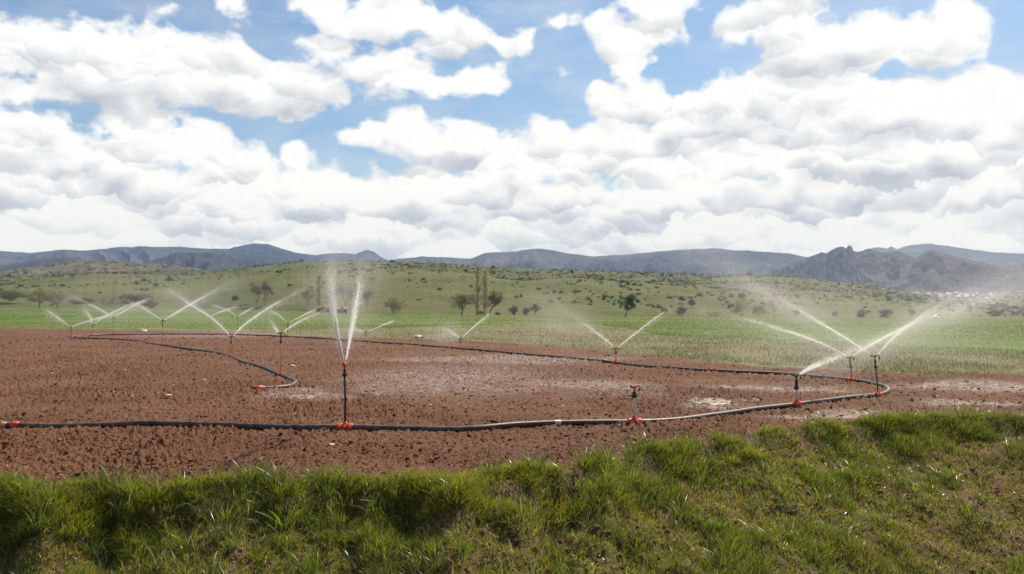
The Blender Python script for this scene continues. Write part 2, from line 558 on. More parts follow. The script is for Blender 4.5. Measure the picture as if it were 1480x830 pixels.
# ---------------------------------------------------------------- ground: one sheet
def ground_material():
    m, b, out = mat("ground_soil")
    geo = b.node('ShaderNodeNewGeometry').outputs['Position']
    mk = b.sep(attr(b, "mask"))              # r crop, g dry grass, b pale mud
    mk2 = b.sep(attr(b, "mask2"))            # r bank, g far plain
    n_big = b.noise(geo, 0.35, 4.0, 0.6)
    n_mid = b.noise(geo, 3.0, 5.0, 0.65)
    n_fine = b.noise(geo, 24.0, 4.0, 0.65)
    soil = b.mix(b.mr(n_mid, 0.3, 0.7), (0.055, 0.0198, 0.0080), (0.106, 0.0410, 0.0175))
    soil = b.mix(b.mr(b.noise(geo, 0.12, 5.0, 0.6), 0.42, 0.62, 0.0, 0.55), soil, (0.050, 0.020, 0.0095))
    soil = b.mix(b.mr(n_big, 0.42, 0.7), soil, (0.118, 0.056, 0.030))
    soil = b.mix(b.mul(b.mr(n_fine, 0.35, 0.75), 0.5), soil, (0.152, 0.069, 0.034))
    soil = b.mix(b.mul(mk[2], 0.55), soil, (0.075, 0.042, 0.033))
    pale = b.mul(mk[2], b.mr(b.add(n_mid, b.mul(b.sub(n_fine, 0.5), 0.7)), 0.43, 0.66))
    soil = b.mix(b.mul(pale, 0.9), soil, (0.205, 0.132, 0.096))
    grassn = b.noise(b.vm('MULTIPLY', geo, (1.0, 0.25, 1.0)), 2.2, 5.0, 0.7)
    crop = b.mix(b.mr(grassn, 0.3, 0.7), (0.064, 0.096, 0.014), (0.095, 0.130, 0.024))
    dry = b.mix(b.mr(grassn, 0.3, 0.7), (0.090, 0.086, 0.034), (0.140, 0.124, 0.056))
    bankc = b.mix(b.mr(n_mid, 0.38, 0.62), (0.10, 0.050, 0.032), (0.18, 0.10, 0.062))
    bankc = b.mix(b.mr(b.noise(geo, 1.1, 4.0, 0.6), 0.36, 0.58, 0.0, 0.85), bankc, (0.070, 0.078, 0.018))
    col = b.mix(mk[1], soil, dry)
    col = b.mix(mk[0], col, crop)
    col = b.mix(mk2[0], col, bankc)
    plain = b.mix(b.mr(b.noise(geo, 0.004, 6.0, 0.65), 0.35, 0.7), (0.16, 0.14, 0.07), (0.22, 0.19, 0.10))
    col = b.mix(mk2[1], col, plain)
    rough = b.mr(b.add(pale, b.mul(mk[2], b.mr(n_fine, 0.6, 0.35))), 0.0, 1.4, 0.95, 0.5)
    nrm = bump(b, b.add(b.mul(n_fine, 0.6), b.noise(geo, 70.0, 3.0, 0.6)), 0.75, 0.02)
    principled(b, out, col, rough, 0.25, nrm)
    return m

def build_ground():
    az_f = np.arange(R(-36), R(36), R(0.048))
    az_c = np.linspace(R(36), R(324), 70)
    az = np.concatenate([az_f, az_c])
    r = [0.4, 1.2, 2.2, 3.2, 4.2, 5.2, 6.0, 6.6]
    d = 7.0
    while d < FIELD_END:
        r.append(d)
        d += max(0.032, min(16.0, d * d / (900 * 2.1) * 0.42))
    r += [FIELD_END, 520, 700, 1200, 2200, 4000, 7000, 12000, 20000]
    r = np.array(r)
    A, RR = np.meshgrid(az, r)
    A2 = np.where(A > np.pi, A - 2 * np.pi, A)
    X = RR * np.sin(A2); Y = RR * np.cos(A2)
    Z = ground_z(X, Y)
    FR = foot_r(A2)
    Z = Z - 3.0 * sstep(0.0, 150.0, RR - FR - 12)
    az_w = A2 + 0.003 * vnoise(X * 0.9, Y * 0.3, 71)
    jit = 0.09 * RR * fbm(X * 0.55, Y * 0.22, 4, 73)
    g = sstep(-1.0, 3.0, RR + jit - green_r(az_w) * 1.0)
    # paler stripes across the crop
    g = g * (1 - 0.55 * sstep(0.2, 0.6, fbm(X * 0.02, Y * 0.09, 3, 77)) * sstep(60, 75, RR) * sstep(0.0, 0.12, A2))
    dg = sstep(-0.4, 1.2, RR + jit * 0.5 - soilfar_r(az_w))
    wet = wet_mask(X, Y)
    s = edge_r(A2) - RR
    bank = sstep(-0.25, 0.12, s)
    plain = sstep(-14, -4, RR - FR + 5 * vnoise(X * 0.1, Y * 0.02, 79))
    g = g * (1 - plain)
    mask = np.stack([g, dg, wet], -1).reshape(-1, 3)
    mask2 = np.stack([bank, plain, bank * 0], -1).reshape(-1, 3)
    V = np.stack([X, Y, Z], -1).reshape(-1, 3)
    o = mesh_np("ground", V, [grid_faces(len(r), len(az), wrap=True)[:, ::-1]], {"mask": mask, "mask2": mask2}, smooth=True, mats=(ground_material(),))
    tag(o, "reddish brown ploughed soil with a green crop beyond and a bare ditch bank in front", "ground", kind="structure")
build_ground()

# ---------------------------------------------------------------- hills and mountains
def prof_az(pts):
    a = sorted(((math.atan2(px_dir(x, y).x, px_dir(x, y).y)), px_dir(x, y).z / math.hypot(px_dir(x, y).x, px_dir(x, y).y)) for x, y in pts)
    return np.array([q[0] for q in a]), np.array([q[1] for q in a])

def hill_sheet(name, label, crest, foot, d0, d1, material, nr=90, step=0.05, az0=-40, az1=40, rough=(0.02, 0.012), shape=1.0, crest_jit=0.0, seed=0, cols=True, spurs=0.0, spur_f=1.0):
    """a hill whose foot is at range d0 and whose crest is at d1, with the crest line read off the photograph, and a back slope"""
    az = np.arange(R(az0), R(az1), R(step))
    ca, ct = prof_az(crest)
    fa, ft = prof_az(foot)
    tc = np.interp(az, ca, ct)
    tc = tc + crest_jit * fbm(az * 160, az * 0 + seed, 4, seed)
    tf = np.interp(az, fa, ft)
    d0a = d0(az) if callable(d0) else np.full_like(az, d0)
    d1a = d1(az) if callable(d1) else np.full_like(az, d1)
    zc = CAM_H + d1a * tc
    zf = CAM_H + d0a * tf
    zc = np.maximum(zc, zf + 0.0)
    u = np.concatenate([np.linspace(0, 1, nr), np.linspace(1.04, 2.0, 24)])
    U, A = np.meshgrid(u, az, indexing='ij')
    Uf = np.minimum(U, 1)
    D = d0a[None] + (d1a - d0a)[None] * np.where(U <= 1, U, 1 + (U - 1) * 1.2)
    base = zf[None] + (zc - zf)[None] * np.where(U <= 1, np.power(Uf, shape), np.cos((U - 1) * np.pi / 2) ** 1.2)
    X = D * np.sin(A); Y = D * np.cos(A)
    H = np.maximum(zc - zf, 0)[None]
    L = (d1a - d0a)[None]
    env = np.sin(np.clip(U, 0, 1) * np.pi) ** 0.8
    env2 = np.clip(U * 4, 0, 1) * np.where(U <= 1, 1 - 0.9 * sstep(0.75, 1.0, U), 0.1)
    k1 = 3.0 / L.mean()
    base = base + H * rough[0] * env * fbm(X * k1, Y * k1, 4, seed + 3) * 4
    base = base + H * rough[1] * env2 * fbm(X * k1 * 6, Y * k1 * 6, 4, seed + 9) * 4
    if spurs:
        rg = ridged(A * spur_f * 60 + 0.6 * fbm(X * k1 * 2, Y * k1 * 2, 2, seed + 5), U * 0.9 + A * 10, 4, seed + 21)
        base = base + H * spurs * (rg - 0.62) * env2
    base = np.where(U > 1.9, np.minimum(base, zf[None] - 1), base)
    V = np.stack([X, Y, base], -1)
    o = mesh_np(name, V.reshape(-1, 3), [grid_faces(len(u), len(az))[:, ::-1]], smooth=True, mats=(material,))
    tag(o, label, "hill" if "hill" in name else "mountain", kind="structure")
    def lookup(az_q, u_q):
        i = np.clip((u_q * (nr - 1)), 0, nr - 1.001); j = np.clip((az_q - az[0]) / R(step), 0, len(az) - 1.001)
        i0 = i.astype(int); j0 = j.astype(int); fi = (i - i0)[:, None]; fj = (j - j0)[:, None]
        P = V
        return (P[i0, j0] * (1 - fi) + P[i0 + 1, j0] * fi) * (1 - fj) + (P[i0, j0 + 1] * (1 - fi) + P[i0 + 1, j0 + 1] * fi) * fj
    return o, lookup

def hill_material(name, greens, scrub, earth, sc=1.0, dotty=0.5):
    m, b, out = mat(name)
    geo = b.node('ShaderNodeNewGeometry').outputs['Position']
    nb = b.noise(geo, 0.012 * sc, 5.0, 0.62)
    nm = b.noise(geo, 0.09 * sc, 5.0, 0.65)
    nf = b.noise(geo, 0.7 * sc, 4.0, 0.7)
    c = b.mix(b.mr(nb, 0.36, 0.64), greens[0], greens[1])
    c = b.mix(b.mul(b.mr(nm, 0.48, 0.68), 0.8), c, earth)
    c = b.mix(b.mul(b.mr(b.noise(geo, 0.03 * sc, 4.0, 0.6), 0.5, 0.66), b.mr(nf, 0.42, 0.6, 0.0, dotty)), c, scrub)
    c = b.mix(b.mr(nf, 0.45, 0.75, 0.0, 0.35), c, tuple(0.75 * q for q in greens[0]))
    principled(b, out, c, 0.95, 0.1, bump(b, nf, 0.6, 0.5 / sc))
    return m

def mountain_material(name, a, bcol, c3, snow=False):
    m, b, out = mat(name)
    geo = b.node('ShaderNodeNewGeometry').outputs['Position']
    n1 = b.noise(geo, 0.0012, 6.0, 0.6)
    n2 = b.noise(geo, 0.006, 6.0, 0.65)
    n3 = b.noise(geo, 0.03, 4.0, 0.7)
    c = b.mix(b.mr(b.add(n1, b.mul(b.sub(n2, 0.5), 0.6)), 0.40, 0.60), a, bcol)
    c = b.mix(b.mr(n2, 0.5, 0.68, 0.0, 0.8), c, c3)
    c = b.mix(b.mr(n3, 0.5, 0.66, 0.0, 0.55), c, tuple(0.45 * q for q in a))
    if snow:
        z = b.sep(geo)[2]
        c = b.mix(b.mul(b.mr(z, 395.0, 470.0), b.mr(n2, 0.46, 0.56)), c, (0.75, 0.78, 0.82))
    principled(b, out, c, 0.95, 0.05, bump(b, b.add(n2, b.mul(n3, 0.4)), 0.8, 12.0))
    return m

FOOT = [(x, y) for x, y, r in _foot]
M_HILL = hill_material("hill_grass", ((0.048, 0.062, 0.014), (0.092, 0.102, 0.028)), (0.034, 0.037, 0.019), (0.125, 0.096, 0.055))
M_HILL_DRY = hill_material("dry_hill_scrub", ((0.065, 0.058, 0.032), (0.105, 0.090, 0.052)), (0.03, 0.032, 0.02), (0.15, 0.12, 0.075), 0.6, 0.8)
hill, hill_at = hill_sheet("hill", "long green grazing hill dotted with dark scrub beyond the crop field",
    [(-700, 410), (-200, 402), (0, 399), (60, 396), (130, 393), (200, 393), (260, 393), (310, 391), (370, 385), (430, 379), (500, 378), (570, 378), (650, 381), (700, 385), (740, 388), (800, 390), (900, 393), (1000, 396), (1100, 397), (1150, 400), (1200, 406), (1260, 414), (1320, 424), (1380, 433), (1430, 440), (1480, 446), (1600, 455), (2200, 461)],
    FOOT, foot_r, 900.0, M_HILL, nr=130, rough=(0.035, 0.012), seed=101, shape=0.9, crest_jit=0.0006)
scrub_hill, scrub_at = hill_sheet("scrub_hill", "dry olive hill speckled with scrub behind the green slope on one side",
    [(-700, 400), (-100, 396), (0, 391), (40, 386), (90, 379), (130, 377), (180, 378), (220, 380), (260, 385), (310, 392), (360, 400), (500, 420), (2200, 440)],
    [(-700, 420), (2200, 440)], 930.0, 1500.0, M_HILL_DRY, nr=60, az0=-40, az1=0, rough=(0.03, 0.02), seed=131, crest_jit=0.0012)
M_PLAIN = hill_material("valley_scrub", ((0.085, 0.082, 0.04), (0.13, 0.11, 0.065)), (0.04, 0.04, 0.025), (0.15, 0.11, 0.08), 0.35, 0.8)
plain_hill, plain_at = hill_sheet("valley_rise", "gentle dusty rise with scrub where the white village stands",
    [(900, 440), (1100, 432), (1250, 425), (1330, 421), (1420, 423), (1480, 420), (1600, 418), (2200, 420)],
    [(900, 440), (1480, 452), (2200, 452)], 940.0, 2100.0, M_PLAIN, nr=60, az0=6, az1=42, rough=(0.01, 0.01), seed=151, crest_jit=0.0006)
plain_hill["category"] = "hill"

M_MT1 = mountain_material("mountain_slope", (0.026, 0.029, 0.027), (0.082, 0.070, 0.062), (0.014, 0.020, 0.016))
M_MT2 = mountain_material("mountain_dark_slope", (0.016, 0.020, 0.019), (0.048, 0.042, 0.038), (0.010, 0.015, 0.012))
M_MT3 = mountain_material("mountain_far_slope", (0.04, 0.04, 0.04), (0.09, 0.08, 0.075), (0.025, 0.03, 0.026), snow=True)
MAIN = [(-700, 372), (-200, 366), (0, 363), (30, 364), (45, 366), (70, 363), (95, 361), (125, 363), (165, 358), (200, 356), (260, 357), (300, 360), (332, 359), (347, 355), (367, 352), (387, 353), (405, 359), (430, 366), (455, 369), (480, 366), (500, 366), (514, 368), (522, 364), (530, 361), (540, 364), (553, 373), (562, 377), (580, 374), (610, 371), (640, 372), (680, 374), (692, 370), (702, 366), (740, 364), (770, 360), (785, 360), (820, 366), (860, 371), (900, 369), (960, 363), (1000, 360), (1030, 359), (1060, 362), (1110, 364), (1140, 366), (1170, 372), (1220, 380), (1320, 395), (1500, 400), (2200, 410)]
mt, _ = hill_sheet("mountain_range", "long blue grey mountain ridge across the horizon", MAIN, [(-700, 436), (2200, 436)], 2300.0, 4600.0, M_MT1, nr=80, rough=(0.02, 0.02), seed=201, shape=1.1, crest_jit=0.0005, spurs=0.16, spur_f=0.8)
mt2, _ = hill_sheet("mountain_spur", "dark forested spur in front of the ridge beside the round summit",
    [(-700, 395), (-50, 388), (0, 384), (60, 374), (95, 372), (140, 378), (180, 382), (215, 378), (255, 366), (300, 365), (340, 372), (380, 376), (440, 382), (520, 390), (2200, 420)],
    [(-700, 430), (2200, 436)], 1900.0, 2900.0, M_MT2, nr=60, az0=-42, az1=-6, rough=(0.03, 0.03), seed=211, crest_jit=0.0008, spurs=0.15, spur_f=1.0)
mt3, _ = hill_sheet("rocky_mountain", "jagged dark rocky mountain with a stubby pinnacle near the village",
    [(1000, 430), (1090, 405), (1140, 382), (1165, 373), (1180, 367), (1188, 364), (1194, 367), (1203, 362), (1211, 358), (1217, 356.5), (1221, 358), (1223, 360), (1225, 356), (1228, 354.5), (1231, 356), (1233, 362), (1238, 364), (1246, 363), (1252, 360), (1258, 359), (1264, 362), (1275, 365), (1288, 364), (1296, 363), (1306, 366), (1318, 372), (1340, 384), (1380, 400), (1500, 420), (2200, 430)],
    [(900, 440), (2200, 436)], 2200.0, 3300.0, M_MT2, nr=90, step=0.03, az0=8, az1=42, rough=(0.04, 0.05), seed=221, crest_jit=0.0004, spurs=0.24, spur_f=1.2)
mt4, _ = hill_sheet("far_mountain", "far blue mountain with a snow patch behind the jagged peaks",
    [(1000, 420), (1150, 385), (1230, 368), (1262, 358), (1272, 357.5), (1282, 360), (1288, 357), (1296, 361), (1306, 357), (1320, 354), (1340, 352), (1370, 356), (1400, 360), (1440, 365), (1480, 366), (1600, 370), (2200, 380)],
    [(900, 436), (2200, 436)], 4700.0, 6200.0, M_MT3, nr=60, az0=8, az1=42, rough=(0.02, 0.02), seed=231, crest_jit=0.0004, spurs=0.16, spur_f=0.9)
mt5, _ = hill_sheet("brown_mountain", "brown bare mountain shoulder rising behind the village",
    [(1150, 428), (1240, 404), (1290, 390), (1318, 379), (1336, 366), (1346, 361), (1358, 366), (1390, 373), (1430, 382), (1450, 386), (1480, 379), (1530, 368), (1600, 362), (1800, 372), (2200, 400)],
    [(900, 440), (2200, 434)], 2120.0, 2700.0, mountain_material("mountain_brown_slope", (0.042, 0.037, 0.034), (0.075, 0.060, 0.054), (0.024, 0.026, 0.022)), nr=70, az0=10, az1=42, rough=(0.03, 0.04), seed=241, crest_jit=0.0006, spurs=0.14, spur_f=1.2)

# ---------------------------------------------------------------- the air
def build_haze():
    m, b, out = mat("haze_air")
    p = b.node('ShaderNodeVolumePrincipled')
    p.inputs['Color'].default_value = (0.32, 0.53, 1.0, 1.0)
    p.inputs['Absorption Color'].default_value = (1, 1, 1, 1)
    p.inputs['Density'].default_value = HAZE_DENSITY
    p.inputs['Anisotropy'].default_value = 0.0
    b.t.links.new(p.outputs[0], out.inputs['Volume'])
    m.cycles.volume_sampling = 'DISTANCE'
    mb = MB()
    x0, x1, y0, y1, z0, z1 = -7000, 7000, -300, 9000, -6, 640
    v = [(x0, y0, z0), (x1, y0, z0), (x1, y1, z0), (x0, y1, z0), (x0, y0, z1), (x1, y0, z1), (x1, y1, z1), (x0, y1, z1)]
    mb._add(v, [(3, 2, 1, 0), (4, 5, 6, 7), (0, 1, 5, 4), (1, 2, 6, 5), (2, 3, 7, 6), (3, 0, 4, 7)])
    o = mb.build("haze", m, smooth=False)
    tag(o, "thin pale blue air over the whole valley", "haze", kind="stuff")
HAZE_DENSITY = 0.000082
build_haze()

# ---------------------------------------------------------------- the irrigation hose
HOSE_PX = [(-420, 612), (-200, 617), (0, 614.5), (27, 614.5), (90, 614.5), (170, 612.5), (215, 611.5), (330, 614), (420, 617), (499, 617.5), (570, 619.5), (640, 621), (690, 620.5), (740, 617), (795, 614),
           (860, 612), (917, 610.5), (980, 606.5), (1040, 599), (1090, 592), (1151, 585), (1200, 579), (1250, 573), (1272, 569.5), (1284, 564), (1279, 558), (1255, 552.5), (1231, 549.5), (1190, 545.5), (1140, 541), (1040, 537), (960, 531.5), (890, 524),
           (800, 515.5), (735, 509.5), (666, 503.5), (600, 499), (529, 493.5), (470, 489.5), (416, 486.5), (343, 483.5), (303, 483), (240, 483), (180, 483.5), (150, 484), (125, 485), (107, 486.5),
           (103, 488.2), (112, 489), (135, 489.2), (164, 490), (200, 492.5), (218, 495.5), (235, 499), (262, 502.5), (300, 507.5), (322, 511), (334, 515), (350, 522), (378, 530), (394, 537), (406, 542), (420, 548), (427, 552), (420, 557), (400, 559.5), (376, 561)]
HOSE_R = 0.05
def catmull(P, step):
    P = np.asarray(P, float); out = []
    for i in range(len(P) - 1):
        p0 = P[max(i - 1, 0)]; p1 = P[i]; p2 = P[i + 1]; p3 = P[min(i + 2, len(P) - 1)]
        n = max(2, int(np.linalg.norm(p2 - p1) / step))
        t = np.linspace(0, 1, n, endpoint=False)[:, None]
        out.append(0.5 * (2 * p1 + (p2 - p0) * t + (2 * p0 - 5 * p1 + 4 * p2 - p3) * t ** 2 + (3 * p1 - p0 - 3 * p2 + p3) * t ** 3))
    out.append(P[-1:])
    return np.concatenate(out)
_hp = np.array([at_z(x, y, 0.045) for x, y in HOSE_PX])
hose_pts = catmull(_hp, 0.12)
hose_pts[:, 2] = ground_z(hose_pts[:, 0], hose_pts[:, 1], False) + 0.040 + 0.012 * vnoise(hose_pts[:, 0] * 0.8, hose_pts[:, 1] * 0.8, 5)

def hose_near(p):
    d = np.hypot(hose_pts[:, 0] - p[0], hose_pts[:, 1] - p[1])
    i = int(np.clip(d.argmin(), 1, len(hose_pts) - 2))
    t = hose_pts[i + 1] - hose_pts[i - 1]
    return hose_pts[i], t / np.linalg.norm(t)

def build_hose():
    h = MB(); h.tube(hose_pts, HOSE_R, 12)
    o = h.build("irrigation_hose", M_PIPE)
    tag(o, "long black irrigation hose looped over the ploughed soil", "hose")
    def ring(px, name, mt, half, r, two=True):
        p, t = hose_near(at_z(*px))
        mb = MB()
        for s in ((-0.55, 0.55) if two else (0,)):
            c = p + t * half * s
            w = half * (0.42 if two else 1)
            xs = np.linspace(-1, 1, 7)
            mb.tube([c + t * w * q for q in xs], [r * (0.92 if abs(q) > 0.9 else 1.0) for q in xs], 14)
        if two:
            mb.tube([p - t * half * 0.2, p + t * half * 0.2], r * 0.93, 12)
            mb.box(p + np.array([0, 0, r]), (half * 0.35, 0.012, 0.014), t)
        c = mb.build(name, mt, o)
        return c
    ring((22, 615), "coupling", M_TAN, 0.11, 0.064)["label"] = "tan and dirty hose coupling"
    ring((34, 615), "coupling", M_ORANGE, 0.06, 0.072, False)
    ring((1040, 537), "coupling", M_ORANGE, 0.10, 0.07)
    ring((795, 614), "highlight_band", plastic("painted_highlight", (0.40, 0.40, 0.40), 0.3, 0.6, 0.1), 0.07, 0.0525, False)  # pale band paints the bright glint on the hose, not a real joint
    # plug on the open end
    e = hose_pts[-1]; t = e - hose_pts[-4]; t /= np.linalg.norm(t)
    mb = MB()
    mb.tube([e - t * 0.10, e - t * 0.02, e + t * 0.0, e + t * 0.10, e + t * 0.11], [0.066, 0.07, 0.078, 0.078, 0.06], 14)
    mb.tube([e + t * 0.11, e + t * 0.19], [0.05, 0.047], 12)
    side = np.cross(t, (0, 0, 1)); 
    mb.box(e + t * 0.15 + np.array([0, 0, 0.05]), (0.03, 0.075, 0.018), t)
    mb.build("end_plug", M_ORANGE, o)
    return o
hose = build_hose()

# ---------------------------------------------------------------- sprinklers
def lathe(mb, base, up, prof, seg=12):
    up = np.asarray(up, float)
    mb.tube([np.asarray(base) + up * h for h, r in prof], [r for h, r in prof], seg)

def sprinkler(base_px, top_px, riser, head, label, heading=0.0, adapter=0.22, bracket=False, idle=False, rr=0.0135):
    sx_ = 740 + F * hose_pts[:, 0] / hose_pts[:, 1]; sy_ = 440 + F * (CAM_H - hose_pts[:, 2]) / hose_pts[:, 1]
    p, t = hose_near(hose_pts[int(np.hypot(sx_ - base_px[0], sy_ - base_px[1]).argmin())])
    top = np.array(at_y(top_px[0], top_px[1], p[1]))
    root = empty("sprinkler", p)
    tag(root, label, "sprinkler", "sprinklers standing along the hose")
    base = np.zeros(3); top = top - p
    H = np.linalg.norm(top); up = top / H
    # saddle clamp round the hose
    mb = MB()
    for s in (-0.085, 0.085):
        xs = np.linspace(-0.05, 0.05, 5)
        mb.tube([t * (s + q) for q in xs], [0.062, 0.068, 0.068, 0.068, 0.062], 14)
    mb.tube([t * -0.05, t * 0.05], 0.062, 14)
    side = np.cross(t, (0, 0, 1)); side /= np.linalg.norm(side)
    for s in (-0.09, 0.0, 0.09):
        mb.box(t * s + side * -0.075 + np.array([0, 0, 0.0]), (0.022, 0.02, 0.045), t)
        mb.box(t * s + side * 0.075, (0.022, 0.02, 0.045), t)
    lathe(mb, (0, 0, 0.05), up, [(0, 0.045), (0.02, 0.042), (0.025, 0.032), (0.05, 0.028), (0.053, 0.022)])
    mb.build("clamp", M_ORANGE, root)
    hh = 0.105
    mb = MB(); mb.tube([up * 0.06, up * (H * 0.5) + np.array([0.006, 0, 0]), up * (H - hh - adapter * 0.5)], rr, 10)
    mb.build("riser", riser, root)
    mb = MB()
    a0 = H - hh - adapter
    lathe(mb, (0, 0, 0), up, [(a0, rr + 0.006), (a0 + 0.02, rr + 0.014), (a0 + adapter * 0.35, rr + 0.014), (a0 + adapter * 0.4, rr + 0.006), (a0 + adapter * 0.9, rr + 0.004), (a0 + adapter, rr + 0.012)])
    for s in (-1, 1):
        mb.box(up * (a0 + 0.03) + np.array([s * (rr + 0.012), 0, 0]), (0.012, 0.006, 0.02))
    mb.build("adapter", M_DARK, root)
    # two nozzle impact head
    ca, sa = math.cos(heading), math.sin(heading)
    ax = np.array([ca, sa, 0.0]); sx = np.array([-sa, ca, 0.0])
    mb = MB()
    h0 = H - hh
    lathe(mb, (0, 0, 0), up, [(h0, 0.018), (h0 + 0.015, 0.021), (h0 + 0.03, 0.017), (h0 + 0.06, 0.018), (h0 + 0.07, 0.024), (h0 + 0.09, 0.024), (h0 + 0.1, 0.013)])
    c = up * (H - 0.035)
    for s in (-1, 1):
        d = ax * s * math.cos(R(28)) + np.array([0, 0, math.sin(R(28))])
        mb.tube([c, c + d * 0.05, c + d * 0.085, c + d * 0.10], [0.018, 0.015, 0.011, 0.013], 10)
    hd = mb.build("sprinkler_head", head, root)
    mb = MB()
    aw = up * (H - 0.015)
    mb.tube([aw - ax * 0.02, aw + ax * 0.06 + np.array([0, 0, 0.02]), aw + ax * 0.115 + sx * 0.01, aw + ax * 0.125 - np.array([0, 0, 0.05])], [0.010, 0.008, 0.008, 0.006], 8)
    mb.box(aw + ax * 0.12 + sx * 0.012 - np.array([0, 0, 0.05]), (0.018, 0.007, 0.022), ax)
    mb.box(aw - ax * 0.055, (0.03, 0.014, 0.014), ax)
    mb.tube([up * (H - 0.10), up * (H + 0.012)], 0.006, 6)
    mb.build("hammer_arm", M_DARK if head is not M_DARK else M_PIPE, root)
    if bracket:
        mb = MB()
        q = up * (a0 - 0.012)
        mb.tube([q + np.array([-0.26, 0, -0.012]), q + np.array([-0.08, 0, 0.006]), q + np.array([0.09, 0, -0.008])], [0.012, 0.014, 0.010], 8)
        mb.build("bracket", M_TAN, root)
    nz = p + c
    return nz, root

def foam_water():
    m, b, out = mat("white_water")
    d = b.node('ShaderNodeBsdfDiffuse'); d.inputs[0].default_value = (0.93, 0.94, 0.95, 1)
    tr = b.node('ShaderNodeBsdfTranslucent'); tr.inputs[0].default_value = (0.95, 0.96, 0.97, 1)
    gl = b.node('ShaderNodeBsdfGlossy'); gl.inputs[0].default_value = (1, 1, 1, 1); gl.inputs[1].default_value = 0.38
    fr = b.node('ShaderNodeFresnel'); fr.inputs[0].default_value = 1.33
    mx = b.node('ShaderNodeMixShader'); mx.inputs[0].default_value = 0.72
    b.t.links.new(d.outputs[0], mx.inputs[1]); b.t.links.new(tr.outputs[0], mx.inputs[2])
    m2 = b.node('ShaderNodeMixShader')
    b.t.links.new(fr.outputs[0], m2.inputs[0]); b.t.links.new(mx.outputs[0], m2.inputs[1]); b.t.links.new(gl.outputs[0], m2.inputs[2])
    tp = b.node('ShaderNodeBsdfTransparent')
    m3 = b.node('ShaderNodeMixShader'); m3.inputs[0].default_value = 0.55
    b.t.links.new(m2.outputs[0], m3.inputs[1]); b.t.links.new(tp.outputs[0], m3.inputs[2])
    b.t.links.new(m3.outputs[0], out.inputs[0])
    return m
M_WATER = foam_water()

def drops_mesh(pos, dirs, half_len, half_w):
    """many drops: elongated octahedra lying along dirs"""
    n = len(pos)
    dirs = dirs / (np.linalg.norm(dirs, axis=1, keepdims=True) + 1e-9)
    ref = np.where(np.abs(dirs[:, 2:3]) < 0.9, np.array([[0, 0, 1.0]]), np.array([[1.0, 0, 0]]))
    a = np.cross(dirs, ref); a /= np.linalg.norm(a, axis=1, keepdims=True); b = np.cross(dirs, a)
    ov, of = OCT
    L = np.broadcast_to(half_len, (n,))[:, None, None]; W = np.broadcast_to(half_w, (n,))[:, None, None]
    v = pos[:, None, :] + ov[None, :, 0:1] * L * dirs[:, None, :] + ov[None, :, 1:2] * W * a[:, None, :] + ov[None, :, 2:3] * W * b[:, None, :]
    f = of[None] + (np.arange(n) * 6)[:, None, None]
    return v.reshape(-1, 3), f.reshape(-1, 3)

